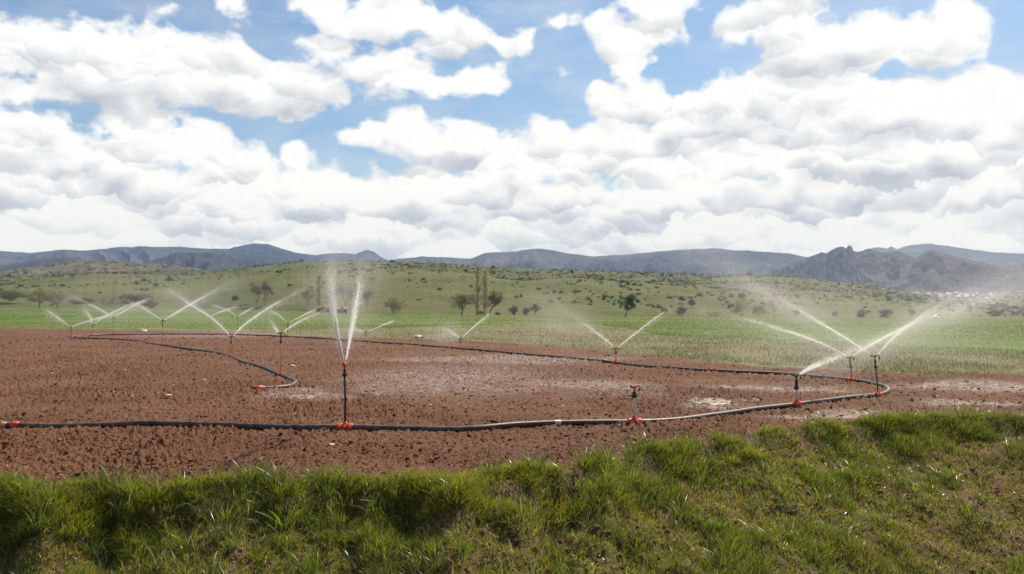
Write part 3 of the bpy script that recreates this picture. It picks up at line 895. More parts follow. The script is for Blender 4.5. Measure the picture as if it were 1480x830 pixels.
def water_jet(p0, mid_px, end_px, dY, label, strength=1.0, spread=0.05, core=0.38, n=1500, w0=0.011, bend=None):
    """jet from nozzle p0 past two photo pixels; dY is how much farther (or nearer) the end lies than the nozzle"""
    p0 = np.asarray(p0, float)
    p2 = np.array(at_y(end_px[0], end_px[1], p0[1] + dY))
    pm = np.array(at_y(mid_px[0], mid_px[1], p0[1] + dY * 0.5))
    p1 = 2 * pm - 0.5 * (p0 + p2)
    L = np.linalg.norm(p2 - p0)
    pxm = p0[1] / 900.0                      # size of a picture element there
    def pt(t):
        t = t[:, None]
        return (1 - t) ** 2 * p0 + 2 * t * (1 - t) * p1 + t ** 2 * p2
    def dv(t):
        t = t[:, None]
        return 2 * (1 - t) * (p1 - p0) + 2 * t * (p2 - p1)
    r = rng; n = int(n * 1.7)
    # unbroken part of the jet
    w = max(w0 * 0.6, pxm * 0.25) * strength
    tt = np.linspace(0, core, 26)
    cp = pt(tt) + 0.25 * w * r.normal(size=(26, 3)) * (tt / core)[:, None]
    mb = MB()
    mb.tube(cp, w * (0.8 + 0.7 * (tt / core) - 1.1 * (tt / core) ** 3) * r.uniform(0.7, 1.3, 26), 6)
    mb = MB(); mb.tube(cp[:9], w * 0.45, 6)
    V = np.concatenate(mb.v); Q = np.concatenate(mb.q); T = np.concatenate(mb.t)
    # dense white shreds where the jet still holds together
    nc = int(300 + 260 * core * L / max(1.0, 12 * w))
    nc = min(nc, 5200)
    tc = r.uniform(0, 1, nc) ** 0.9 * core * 1.25
    wl = w * (0.65 + 0.9 * tc / core)
    thin = r.uniform(size=nc) < np.clip(1.9 - 1.25 * tc / core, 0.15, 1) * (0.55 + 0.45 * np.sign(vnoise(tc * 60, tc * 0 + 3.3, 12) + 0.7))
    tc, wl = tc[thin], wl[thin]; nc = len(tc)
    oc = r.normal(size=(nc, 3)) * (wl * 0.42)[:, None]
    vc, fc = drops_mesh(pt(tc) + oc, dv(tc) + r.normal(size=(nc, 3)) * 0.03 * L, wl * r.uniform(1.2, 3.2, nc), wl * r.uniform(0.16, 0.42, nc))
    fc = fc + len(V); V = np.concatenate([V, vc]); T = np.concatenate([T, fc])
    # ragged shreds and drops
    t = np.clip(r.beta(1.15, 1.25, n) * 1.05, 0.01, 1.0)
    clump = 0.5 + 0.5 * vnoise(t * 34, t * 0 + r.uniform(0, 50), 9)
    keep = r.uniform(size=n) < (0.35 + 0.65 * clump)
    t = t[keep]; n = len(t)
    sp = 0.34 * spread * L * (0.12 * np.sqrt(t) + t ** 1.3) + 0.4 * w
    off = r.normal(size=(n, 3)) * sp[:, None] * np.array([1, 1, 1.0])
    off[:, 2] -= np.abs(r.normal(size=n)) * sp * 0.9 * t
    pos = pt(t) + off
    ww = np.maximum(0.0045, pxm * 0.18) * r.uniform(0.5, 1.3, n) * (1.25 - 0.75 * t) * strength ** 0.5
    hl = ww * r.uniform(1.6, 4.0, n) * (1.6 - t)
    dd = dv(t) + off * 1.2
    v2, f2 = drops_mesh(pos, dd, hl, ww)
    # soft veil of fine drops drifting off the jet
    nv = int(n * 2.0)
    t = np.clip(r.beta(1.6, 1.3, nv) * 1.12, 0.02, 1.12)
    sp = spread * L * (0.15 + 1.5 * t)
    off = r.normal(size=(nv, 3)) * sp[:, None] * 0.8
    off[:, 2] -= np.abs(r.normal(size=nv)) * sp * 1.3 * t
    pos = pt(t) + off
    dd = dv(t); dd[:, 2] -= np.abs(dd).max(1) * 0.4 * t
    v3, f3 = drops_mesh(pos, dd, np.maximum(0.005, pxm * 0.28) * r.uniform(0.6, 1.6, nv), np.maximum(0.0016, pxm * 0.065) * r.uniform(0.5, 1.3, nv))
    f3 = f3 + len(v2); v2 = np.concatenate([v2, v3]); f2 = np.concatenate([f2, f3])
    o = mesh_np("water_jet", np.concatenate([V, v2]), [Q, np.concatenate([T, f2 + len(V)])], smooth=True, mats=(M_WATER,))
    tag(o, label, "water jet", "water jets of the sprinklers")
    return o

# base, top, riser, head, label, jets: (mid, end, depth change, where it goes, strength, spread)
SPR = [
    ((499, 616), (498, 525), M_PIPE, M_ORANGE, "tall black sprinkler on the near hose, throwing two steep plumes", 1.55, dict(adapter=0.12, rr=0.02),
     [((481, 438), (480, 372), -2.6, "steep white plume from the tall black sprinkler, the straighter thinner one", 1.0, 0.05, 0.5, 4200),
      ((517, 425), (526, 368), 5.0, "steep white plume from the tall black sprinkler, leaning toward the poplar", 1.0, 0.05, 0.5, 4200)]),
    ((917, 611), (917, 558), M_PALE, M_ORANGE, "idle sprinkler with orange head and pale riser, no water", 0.5, dict(bracket=True, adapter=0.10, rr=0.026), []),
    ((1151, 586), (1151, 542), M_PALE, M_DARK, "short sprinkler with black cone head and pale riser before the hose bend", 0.4, dict(adapter=0.2, rr=0.026),
     [((1310, 475), (1530, 392), 7.0, "broad misty fan of water from the black cone sprinkler", 0.7, 0.042, 0.10, 3400),
      ((1178, 527), (1225, 505), 2.0, "short dense white burst at the nozzle of the black cone sprinkler", 1.2, 0.05, 0.3, 1400)]),
    ((1269, 569), (1264, 514), M_PIPE, M_ORANGE, "slim leaning black sprinkler with orange head at the hose bend", 0.05, dict(adapter=0.2),
     [((1180, 463), (1060, 392), 4.0, "long water jet from the leaning sprinkler, arching back over the dry grass", 0.9, 0.035, 0.34, 3000),
      ((1345, 449), (1460, 396), 4.0, "water jet from the leaning sprinkler, rising toward the village", 0.9, 0.035, 0.34, 2600)]),
    ((1231, 551), (1228, 516), M_PIPE, M_ORANGE, "shorter dark sprinkler with orange head behind the hose bend", 0.1, dict(adapter=0.2),
     [((1140, 479), (1015, 446), 3.0, "flat water jet from the shorter dark sprinkler, over the dry grass", 0.9, 0.03, 0.3, 2600),
      ((1320, 468), (1440, 424), 3.0, "water jet from the shorter dark sprinkler, toward the white car", 0.9, 0.035, 0.34, 2600)]),
    ((890, 524), (890, 503), M_TAN, M_ORANGE, "lone sprinkler on the far hose below the crooked tree", 0.0, dict(adapter=0.1),
     [((860, 479), (805, 440), 3.0, "fading water jet from the lone sprinkler, away from the crooked tree", 0.75, 0.05, 0.2, 1700),
      ((922, 479), (965, 447), 3.0, "thin straight water jet from the lone sprinkler, passing the crooked tree", 0.9, 0.015, 0.75, 1200)]),
    ((666, 504), (666, 489), M_PALE, M_DARK, "small dark sprinkler in front of the twin round trees", 0.0, dict(adapter=0.12),
     [((684, 473), (706, 455), 2.0, "water jet from the small sprinkler toward the twin round trees", 0.85, 0.015, 0.7, 700),
      ((655, 482), (642, 472), 1.0, "short puff of spray from the small sprinkler before the twin trees", 0.7, 0.12, 0.3, 700)]),
    ((529, 493), (529, 480), M_PALE, M_DARK, "small dark sprinkler beyond the tall plumes", 0.0, dict(adapter=0.12),
     [((546, 473), (565, 465), 1.0, "thin water jet below the olive shrub, from the sprinkler beyond the plumes", 0.85, 0.012, 0.8, 500),
      ((518, 477), (500, 472), 1.0, "faint water jet passing behind the tall plumes", 0.6, 0.06, 0.2, 400)]),
    ((416, 487), (416, 467), M_PIPE, M_DARK, "dark sprinkler at the crop edge behind the tall tan one", 0.0, dict(adapter=0.15),
     [((402, 455), (385, 446), 2.0, "dim water jet from the crop edge sprinkler toward the bare trees", 0.6, 0.03, 0.4, 500),
      ((434, 458), (455, 447), 2.0, "water jet from the crop edge sprinkler toward the low shed", 0.7, 0.015, 0.7, 500)]),
    ((406, 542), (406, 481), M_TAN, M_DARK, "tall tan sprinkler with dark head near the hose end plug", 0.1, dict(adapter=0.2),
     [((398, 474), (388, 455), 2.0, "short steep water jet from the tall tan sprinkler near the end plug", 0.7, 0.05, 0.3, 1300),
      ((436, 463), (478, 445), 3.0, "long pale water jet from the tall tan sprinkler toward the plumes", 0.75, 0.02, 0.5, 1500)]),
    ((334, 515), (334, 486), M_TAN, M_DARK, "tan sprinkler where the hose bends toward the end plug", 0.0, dict(adapter=0.18),
     [((300, 455), (240, 412), 5.0, "long water jet from the tan hose bend sprinkler, up toward the scrub", 0.9, 0.03, 0.45, 2200),
      ((382, 449), (450, 412), 5.0, "long water jet from the tan hose bend sprinkler, across the bare trees", 0.9, 0.025, 0.55, 2200)]),
    ((235, 499), (235, 463), M_TAN, M_DARK, "tan sprinkler standing alone on the inner hose run, middle of the cluster", 0.0, dict(adapter=0.2),
     [((210, 447), (182, 432), 3.0, "water jet from the lone inner run sprinkler toward the grey bush", 0.8, 0.025, 0.5, 1200),
      ((275, 440), (330, 408), 4.0, "long water jet from the lone inner run sprinkler, rising past the ball shrub", 0.8, 0.03, 0.5, 1500)]),
    ((164, 490), (164, 459), M_TAN, M_DARK, "tan sprinkler on the inner hose run below the grey bush", 0.0, dict(adapter=0.2),
     [((140, 445), (100, 425), 3.0, "water jet toward the two olive trees, from the sprinkler below the grey bush", 0.8, 0.03, 0.45, 1200),
      ((184, 447), (208, 434), 2.0, "water jet toward the ball shrub, from the sprinkler below the grey bush", 0.9, 0.015, 0.7, 900)]),
    ((134, 484), (134, 469), M_TAN, M_DARK, "small tan sprinkler between two others near the far hose turn", 0.0, dict(adapter=0.12),
     [((130, 458), (122, 446), 1.0, "faint steep spray from the small sprinkler near the far hose turn", 0.7, 0.06, 0.3, 600),
      ((160, 453), (195, 438), 2.0, "water jet from the small sprinkler near the far hose turn, over the crop", 0.8, 0.02, 0.6, 700)]),
    ((101, 486), (102, 473), M_PIPE, M_DARK, "dark leaning sprinkler at the far hose turn, first of the row", 0.0, dict(adapter=0.12),
     [((86, 461), (68, 448), 1.0, "misty water jet from the dark sprinkler at the far hose turn, outward", 0.9, 0.05, 0.4, 900),
      ((135, 462), (200, 445), 2.0, "low water jet from the dark sprinkler at the far hose turn, along the crop edge", 0.8, 0.02, 0.5, 900)]),
    ((303, 483), (303, 457), M_TAN, M_TAN, "thin tan sprinkler against the crop, on the far hose", 0.0, dict(adapter=0.1),
     [((275, 440), (243, 418), 3.0, "water jet from the thin tan far sprinkler, up to the dark scrub", 0.8, 0.03, 0.45, 900),
      ((318, 451), (338, 443), 2.0, "short water jet from the thin tan far sprinkler toward the low bushes", 0.6, 0.02, 0.5, 500)]),
    ((343, 484), (343, 458), M_PIPE, M_DARK, "thin dark sprinkler against the crop, on the far hose", 0.0, dict(adapter=0.15),
     [((330, 449), (310, 441), 2.0, "pale short water jet from the thin dark far sprinkler, to the tan one", 0.7, 0.02, 0.5, 500),
      ((352, 452), (364, 445), 2.0, "pale short water jet from the thin dark far sprinkler, to the bare trees", 0.7, 0.02, 0.6, 400)]),
]
for bp_, tp_, ri_, he_, lab_, hd_, kw_, jets_ in SPR:
    nz_, root_ = sprinkler(bp_, tp_, ri_, he_, lab_, hd_, **kw_)
    for (mid_, end_, dY_, jl_, st_, sp_, co_, n_) in jets_:
        s_ = 1 if end_[0] > tp_[0] else -1
        water_jet(nz_ + np.array([0.07 * s_, 0, 0.04]) if abs(hd_) < 1 else nz_ + np.array([0.02 * s_, 0, 0.07]), mid_, end_, dY_, jl_, st_, sp_, co_, n_, w0=0.013)

# ---------------------------------------------------------------- fine spray hanging in the air
def mist(name, c_px, Y, rx, ry, rz, dens, label, tilt=0.0, seed=0.0):
    m, b, out = mat("spray_mist")
    tc = b.node('ShaderNodeTexCoord').outputs['Object']
    ln = b.vm('LENGTH', tc)
    n = b.noise(b.vm('ADD', tc, (seed, seed, seed)), 2.2, 1.0, 0.6)
    f = b.m('SUBTRACT', 1.0, ln, clamp=True)
    f = b.m('POWER', f, 1.15)
    dn = b.mul(b.mul(f, b.mr(n, 0.32, 0.72, 0.15, 1.5)), dens)
    p = b.node('ShaderNodeVolumePrincipled')
    p.inputs['Color'].default_value = (0.97, 0.98, 1.0, 1)
    p.inputs['Anisotropy'].default_value = 0.35
    b.put(p.inputs['Density'], dn)
    b.t.links.new(p.outputs[0], out.inputs['Volume'])
    # ball of unit size, scaled
    mb = MB(); v, f2 = ICO
    th = np.linspace(0, np.pi, 9); ph = np.linspace(0, 2 * np.pi, 17)[:-1]
    V = np.array([(math.sin(a) * math.cos(q), math.sin(a) * math.sin(q), math.cos(a)) for a in th[1:-1] for q in ph])
    q = grid_faces(7, 16, wrap=True)
    V = np.concatenate([V, [(0, 0, 1), (0, 0, -1)]])
    j = np.arange(16); j2 = (j + 1) % 16
    t = np.concatenate([np.stack([j2, j, np.full(16, 112)], 1), np.stack([96 + j, 96 + j2, np.full(16, 113)], 1)])
    def outward(f):
        a, b_, c = V[f[:, 0]], V[f[:, 1]], V[f[:, 2]]
        flip = np.einsum('ij,ij->i', np.cross(b_ - a, c - a), a + b_ + c) < 0
        f = f.copy(); f[flip] = f[flip][:, ::-1]
        return f
    print("mist faces turned:", int((outward(q) != q).any(1).sum()), int((outward(t) != t).any(1).sum()))
    mb._add(V, outward(q), outward(t))
    o = mb.build(name, m, smooth=False)
    o.location = at_y(c_px[0], c_px[1], Y)
    o.scale = (rx, ry, rz)
    o.rotation_euler = (0, tilt, 0)
    tag(o, label, "mist", kind="stuff")
    return o
mist("mist", (1350, 445), 32.0, 9.5, 7.0, 3.9, 0.024, "fine white mist drifting over the field by the hose bend", -0.32, 1.0)
mist("mist", (1120, 445), 30.0, 5.0, 4.5, 2.5, 0.022, "fine white mist over the dry grass behind the hose", 0.4, 2.0)
mist("mist", (1370, 452), 25.0, 6.6, 2.0, 0.75, 0.11, "streak of white mist trailing from the black cone sprinkler toward the view edge", -0.40, 7.0)
mist("mist", (1110, 425), 24.0, 4.0, 2.0, 0.65, 0.09, "streak of white mist trailing from the leaning sprinkler toward the golden scrub", 0.52, 8.0)
mist("mist", (800, 462), 34.0, 2.6, 3.0, 1.5, 0.045, "fine white mist by the lone far sprinkler", 0.3, 3.0)
mist("mist", (506, 410), 15.5, 1.0, 1.8, 1.3, 0.1, "fine white mist round the tall plumes", 0.0, 4.0)
mist("mist", (642, 480), 37.0, 1.3, 2.0, 0.8, 0.08, "fine white mist by the small sprinkler before the twin trees", 0.0, 5.0)
mist("mist", (230, 440), 48.0, 9.0, 6.0, 2.4, 0.022, "fine white mist over the cluster of far sprinklers", 0.0, 6.0)

def falling_drops():
    n = 1700
    x = rng.uniform(880, 1620, n); y = rng.uniform(300, 540, n)
    keep = rng.uniform(size=n) < np.exp(-((x - 1280) / 300) ** 2) * np.exp(-((y - 440) / 95) ** 2)
    x = x[keep]; y = y[keep]
    Y = rng.uniform(8.5, 17, len(x))
    pos = np.array([at_y(a, b, c) for a, b, c in zip(x, y, Y)])
    pos = pos[pos[:, 2] > 0.5]
    n = len(pos)
    d = np.stack([rng.normal(0.75, 0.10, n), rng.normal(0.1, 0.2, n), rng.normal(-0.70, 0.10, n)], 1)
    v, f = drops_mesh(pos, d, rng.uniform(0.016, 0.042, n), rng.uniform(0.0008, 0.0017, n))
    o = mesh_np("falling_drops", v, [f], mats=(M_WATER,))
    tag(o, "loose water drops falling through the air near the hose bend", "water drops", kind="stuff")
falling_drops()

# ---------------------------------------------------------------- clods, straw, stones, puddles
def clods():
    n = 90000
    x = rng.uniform(-60, 1540, n); y = 488 + (720 - 488) * rng.uniform(size=n) ** 1.15
    d = np.array([px_dir(a, b) for a, b in zip(x, y)])
    t = -CAM_H / d[:, 2]
    px = d[:, 0] * t; py = d[:, 1] * t
    az = np.arctan2(px, py); r = np.hypot(px, py)
    ok = (r > edge_r(az) + 0.1) & (r < soilfar_r(az) - 0.5)
    ok &= rng.uniform(size=n) > 0.45 * wet_mask(px, py)
    ok &= fbm(px * 0.7, py * 0.7, 3, 83) + rng.uniform(-0.4, 0.4, n) > -0.25
    px, py, r = px[ok], py[ok], r[ok]; n = len(px)
    pz = ground_z(px, py)
    size = np.minimum(0.0066 * np.exp(rng.normal(0.0, 0.65, n)), 0.026) * (1 + r / 45)
    v, f = ICO
    rv = v[None] * (1 + 0.42 * rng.uniform(-1, 1, (n, 12, 1)))
    sc = np.stack([rng.uniform(0.8, 1.5, n), rng.uniform(0.8, 1.4, n), rng.uniform(0.35, 0.65, n)], 1)
    V = rv * sc[:, None] * size[:, None, None] + np.stack([px, py, pz + size * 0.15], 1)[:, None]
    Fc = f[None] + (np.arange(n) * 12)[:, None, None]
    base = np.array([(0.078, 0.030, 0.0125), (0.116, 0.048, 0.0215), (0.158, 0.072, 0.036)])[rng.integers(0, 3, n)] * rng.uniform(0.6, 1.35, (n, 1))
    m, b, out = mat("clod_soil")
    nn = b.noise(b.node('ShaderNodeNewGeometry').outputs['Position'], 60.0, 3.0, 0.6)
    principled(b, out, b.mix(b.mr(nn, 0.4, 0.7, 0.0, 0.4), attr(b, "tint"), (0.14, 0.064, 0.036)), 0.95, 0.15, bump(b, nn, 0.6, 0.01))
    o = mesh_np("soil_clods", V.reshape(-1, 3), [Fc.reshape(-1, 3)], {"tint": np.repeat(base, 12, 0)}, mats=(m,))
    tag(o, "loose reddish clods lying all over the ploughed field", "soil clods", kind="stuff")
clods()

def straw():
    n = 900
    x = rng.uniform(-40, 1500, n); y = 500 + (715 - 500) * rng.uniform(size=n)
    P = np.array([at_z(a, b, 0) for a, b in zip(x, y)])
    az = np.arctan2(P[:, 0], P[:, 1]); r = np.hypot(P[:, 0], P[:, 1])
    ok = (r > edge_r(az) + 0.05) & (r < soilfar_r(az) - 1)
    P = P[ok]; n = len(P)
    P[:, 2] = ground_z(P[:, 0], P[:, 1]) + 0.014
    a = rng.uniform(0, np.pi, n)
    d = np.stack([np.cos(a), np.sin(a), rng.normal(0, 0.15, n)], 1)
    v, f = drops_mesh(P, d, rng.uniform(0.02, 0.075, n), rng.uniform(0.0025, 0.005, n))
    m, b, out = mat("straw"); principled(b, out, (0.50, 0.38, 0.22), 0.7, 0.3)
    o = mesh_np("straw_litter", v, [f], mats=(m,))
    tag(o, "bits of pale straw scattered over the ploughed soil", "straw", kind="stuff")
straw()

def stones():
    m, b, out = mat("pale_stone")
    tc = b.node('ShaderNodeTexCoord').outputs['Object']
    nn = b.noise(tc, 12.0, 4.0, 0.6)
    principled(b, out, b.mix(nn, (0.45, 0.36, 0.28), (0.72, 0.62, 0.50)), 0.85, 0.2, bump(b, nn, 0.4, 0.01))
    def stone(x, y, s, label, grp):
        p = at_z(x, y, 0); p.z = float(ground_z(np.array([p.x]), np.array([p.y]))[0])
        mb = MB(); v, f = ICO
        # one subdivision of the ball, roughened
        vv = list(map(np.array, v)); cache = {}; ff = []
        def midp(i, j):
            k = (min(i, j), max(i, j))
            if k not in cache:
                q = (vv[i] + vv[j]) / 2; vv.append(q / np.linalg.norm(q)); cache[k] = len(vv) - 1
            return cache[k]
        for a, b2, c in f:
            ab, bc, ca = midp(a, b2), midp(b2, c), midp(c, a)
            ff += [(a, ab, ca), (b2, bc, ab), (c, ca, bc), (ab, bc, ca)]
        V = np.array(vv); V = V * (1 + 0.22 * rng.uniform(-1, 1, (len(V), 1)))
        mb._add(V * s * np.array([1.3, 0.9, 0.55]), None, ff)
        o = mb.build("stone", m, smooth=False, loc=(p.x, p.y, p.z + s * 0.2))
        o.rotation_euler = (0, 0, rng.uniform(0, 6))
        tag(o, label, "stone", grp)
    lone = [(243, 577, 0.05, "small pale stone alone on bare soil inside the hose loop"), (205, 480, 0.30, "white lump on the wet soil at the far hose"), (605, 489, 0.30, "pale stone lying against the dry grass edge beyond the plumes"),
            (480, 642, 0.04, "reddish stone below the clamp of the tall black sprinkler"), (424, 531, 0.07, "pale stone just past the tall tan sprinkler")]
    for x, y, s, l in lone:
        stone(x, y, s, l, None)
    for i in range(26):
        x = rng.uniform(20, 1430); y = rng.uniform(505, 610)
        stone(x, y, rng.uniform(0.02, 0.045), "pale pebble scattered on the ploughed soil", "pale pebbles on the soil")
stones()

def puddles():
    m, b, out = mat("muddy_water")
    geo = b.node('ShaderNodeNewGeometry').outputs['Position']
    n = b.noise(geo, 3.0, 4.0, 0.6)
    principled(b, out, b.mix(n, (0.15, 0.098, 0.07), (0.20, 0.14, 0.105)), 0.5, 0.25, bump(b, b.noise(geo, 9.0, 2.0), 0.08, 0.02))
    for (x, y, rx, ry, lab) in [(1020, 580, 33, 5.0, "larger muddy puddle on the soil past the idle sprinkler"), (1080, 579, 16, 2.6, "smaller muddy puddle between the idle and black cone sprinklers"), (430, 575, 24, 3.2, "thin muddy puddle in front of the hose end plug")]:
        c = at_z(x, y); ax = at_z(x + rx, y).x - c.x; ay = 0.5 * (at_z(x, y - ry).y - at_z(x, y + ry).y)
        th = np.linspace(0, 2 * np.pi, 80, endpoint=False)
        k = 1 + 0.30 * fbm(np.cos(th) * 2 + x, np.sin(th) * 2, 3, 91) + 0.2 * vnoise(np.cos(th) * 7 + x, np.sin(th) * 7, 92)
        rings = [np.stack([ax * k * q * np.cos(th), ay * k * q * np.sin(th), np.where(q > 0.99, -0.03, 0.0) + 0 * th], 1) for q in (0.02, 0.5, 0.95, 1.0)]
        mb = MB(); mb._add(np.concatenate(rings), grid_faces(4, 80, wrap=True))
        gz = ground_z(np.array([c.x + ax * q for q in (-.5, 0, .5)]), np.array([c.y] * 3), False).mean()
        o = mb.build("puddle", m, loc=(c.x, c.y, gz + 0.018))
        tag(o, lab, "puddle")
puddles()

# ---------------------------------------------------------------- grass
def blade_material(name, trans=0.35, rough=0.42, spec=0.35):
    m, b, out = mat(name)
    col = attr(b, "tint")
    p = principled(b, out, col, rough, spec, link=False)
    tr = b.node('ShaderNodeBsdfTranslucent')
    b.put(tr.inputs[0], b.vm('MULTIPLY', col, (1.5, 1.5, 0.75)))
    mx = b.node('ShaderNodeMixShader'); mx.inputs[0].default_value = trans
    b.t.links.new(p.outputs[0], mx.inputs[1]); b.t.links.new(tr.outputs[0], mx.inputs[2])
    b.t.links.new(mx.outputs[0], out.inputs[0])
    return m
M_BLADE = blade_material("grass_blade", 0.45, 0.33, 0.5)
M_DRYBLADE = blade_material("dry_blade", 0.25, 0.6, 0.2)

def blades(name, pos, h, w, col, lean, lean_dir, matl, label, cat, droop=0.4, segs=3):
    """flat tapering blades; lean = sideways reach as a share of height"""
    n = len(pos)
    a = rng.uniform(0, 2 * np.pi, n)
    wd = np.stack([np.cos(a), np.sin(a) * 0.6, 0 * a], 1)
    ld = np.stack([np.cos(lean_dir), np.sin(lean_dir), 0 * lean_dir], 1)
    rows = []
    for i in range(segs + 1):
        u = i / segs
        c = pos + np.array([0, 0, 1.0]) * (h * (u - droop * lean * u * u))[:, None] + ld * (h * lean * u ** 1.7)[:, None]
        ww = (w * 0.5 * (1 - u) ** 0.65 * (1.0 if i else 0.8))[:, None]
        if i < segs:
            rows += [c - wd * ww, c + wd * ww]
        else:
            rows += [c]
    k = 2 * segs + 1
    V = np.stack(rows, 1).reshape(-1, 3)
    b0 = (np.arange(n) * k)[:, None]
    q = np.concatenate([b0 + np.array([[2 * i, 2 * i + 1, 2 * i + 3, 2 * i + 2]]) for i in range(segs - 1)]) if segs > 1 else np.zeros((0, 4), int)
    t = b0 + np.array([[2 * segs - 2, 2 * segs - 1, 2 * segs]])
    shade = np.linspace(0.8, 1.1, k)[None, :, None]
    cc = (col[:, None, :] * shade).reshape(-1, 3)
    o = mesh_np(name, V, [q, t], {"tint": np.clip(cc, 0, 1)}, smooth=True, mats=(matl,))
    tag(o, label, cat, kind="stuff")
    return o

def pick(cols, n, jit=0.4):
    cols = np.array(cols)
    return cols[rng.integers(0, len(cols), n)] * (1 + rng.uniform(-jit, jit, (n, 1))) * (1 + rng.uniform(-0.08, 0.08, (n, 3)))

def on_bank(n, s0, s1, power=1.0, az0=-33, az1=33):
    """random spots on the ditch bank, s metres this side of the lip"""
    az = rng.uniform(R(az0), R(az1), n)
    s = s0 + (s1 - s0) * rng.uniform(size=n) ** power
    r = edge_r(az) - s
    x = r * np.sin(az); y = r * np.cos(az)
    return x, y, s, az

GREENS = [(0.075, 0.118, 0.015), (0.100, 0.142, 0.018), (0.130, 0.165, 0.023), (0.060, 0.095, 0.019)]
YELLOWS = [(0.195, 0.190, 0.022), (0.165, 0.178, 0.020), (0.23, 0.205, 0.032), (0.135, 0.160, 0.022)]
DRYS = [(0.20, 0.15, 0.085), (0.13, 0.085, 0.05), (0.26, 0.21, 0.13), (0.10, 0.065, 0.04)]

def grow_bank():
    # lush grass along the lip
    x, y, s, az = on_bank(150000, -0.40, 0.75)
    right = sstep(0.02, 0.30, az)
    tuft = fbm(x * 1.7, y * 1.7, 3, 301)
    gap = sstep(-0.42, -0.02, tuft + 0.25 * np.exp(-((s - 0.05) / 0.3) ** 2))
    back = sstep(-0.40, -0.02, s + 0.34 * fbm(x * 1.6, y * 1.6, 3, 303))
    ok = rng.uniform(size=len(x)) < gap * back * (1 - 0.55 * sstep(0.28, 0.55, s) * (1 - right))
    x, y, s, az, tuft = x[ok], y[ok], s[ok], az[ok], tuft[ok]
    n = len(x)
    z = ground_z(x, y, False) - 0.01
    big = np.clip(0.75 + 1.5 * tuft, 0.35, 1.9)
    h = rng.uniform(0.06, 0.23, n) * big * (0.55 + 0.45 * sstep(-0.35, 0.0, s))
    yel = np.clip(0.72 + 1.2 * fbm(x * 0.5, y * 0.5, 2, 305), 0, 1)[:, None]
    col = pick(GREENS, n) * (1 - 0.6 * yel) + pick(YELLOWS, n) * 0.6 * yel
    dm = rng.uniform(size=n) < 0.12
    col[dm] = pick(DRYS, int(dm.sum())) * 1.3
    ld = rng.normal(-np.pi / 2 + 0.4, 1.2, n)
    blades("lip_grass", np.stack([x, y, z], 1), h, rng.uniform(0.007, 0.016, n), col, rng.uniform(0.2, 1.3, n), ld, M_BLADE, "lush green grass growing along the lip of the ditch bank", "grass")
    # dry blades hanging under the lip
    x, y, s, az = on_bank(26000, 0.12, 0.60, 1.2)
    right = sstep(0.04, 0.36, az)
    cl = fbm(x * 2.2, y * 1.1, 3, 311)
    ok = rng.uniform(size=len(x)) < sstep(-0.35, 0.2, cl) * (1 - 0.6 * right)
    x, y, s = x[ok], y[ok], s[ok]; n = len(x)
    z = ground_z(x, y, False)
    h = rng.uniform(0.08, 0.20, n)
    col = pick(DRYS, n, 0.35) * 1.2
    gm = rng.uniform(size=n) < 0.30
    col[gm] = pick(GREENS, int(gm.sum()))
    blades("hanging_dry_grass", np.stack([x, y, z], 1), h, rng.uniform(0.004, 0.009, n), col, rng.uniform(0.5, 1.3, n), rng.normal(-np.pi / 2, 0.7, n), M_DRYBLADE, "dry brown grass hanging down the shaded face of the bank", "dry grass", droop=1.1)
    # weeds and short grass down the slope
    x, y, s, az = on_bank(560000, 0.25, 7.0, 1.0)
    r = np.hypot(x, y)
    right = sstep(0.0, 0.28, az)
    ok = (r > 6.8) & (s < 2.6 + 6 * right)
    patch = fbm(x * 0.75, y * 0.75, 4, 321)
    bare = 0.30 + 0.70 * sstep(-0.50, -0.12, patch + 0.10 * right)
    ok &= rng.uniform(size=len(x)) < bare
    x, y, s, az, patch = x[ok], y[ok], s[ok], az[ok], patch[ok]; n = len(x)
    z = ground_z(x, y, False) - 0.008
    tall = sstep(0.12, 0.5, fbm(x * 1.5, y * 1.5, 3, 325))
    h = rng.uniform(0.04, 0.11, n) * (1 + 1.6 * tall)
    dr = np.clip(0.42 + 1.6 * fbm(x * 0.6, y * 0.6, 3, 327), 0, 1)
    col = pick(YELLOWS, n, 0.5)
    g = rng.uniform(size=n) < 0.18 + 0.55 * tall
    col[g] = pick(GREENS, int(g.sum()), 0.3)
    d = rng.uniform(size=n) < 0.06 + 0.30 * dr
    col[d] = pick(DRYS, int(d.sum()), 0.35)
    blades("bank_weeds", np.stack([x, y, z], 1), h, rng.uniform(0.006, 0.017, n), col, rng.uniform(0.1, 1.2, n), rng.uniform(0, 2 * np.pi, n), M_BLADE, "short yellow green weeds covering the slope of the ditch bank", "weeds", segs=2)
    # tall tussocks with long arching blades
    nt = 760
    x, y, s, az = on_bank(nt, -0.15, 6.0, 1.7)
    right = sstep(0.0, 0.28, az); r = np.hypot(x, y)
    ok = (r > 7.0) & (s < 2.2 + 5 * right) & (fbm(x * 0.5, y * 0.5, 2, 331) > -0.15)
    x, y = x[ok], y[ok]; nt = len(x)
    k = 42
    ang = rng.uniform(0, 2 * np.pi, (nt, k)); rad = np.abs(rng.normal(0, 0.05, (nt, k)))
    X = (x[:, None] + rad * np.cos(ang)).ravel(); Y = (y[:, None] + rad * np.sin(ang)).ravel()
    Z = ground_z(X, Y, False) - 0.01
    n = len(X)
    size = np.repeat(rng.uniform(0.6, 1.25, nt), k)
    tcol = np.repeat(pick(GREENS + [(0.075, 0.105, 0.03)], nt, 0.2), k, 0) * (1 + rng.uniform(-0.25, 0.25, (n, 1)))
    d = rng.uniform(size=n) < 0.14
    tcol[d] = pick(DRYS, int(d.sum()))
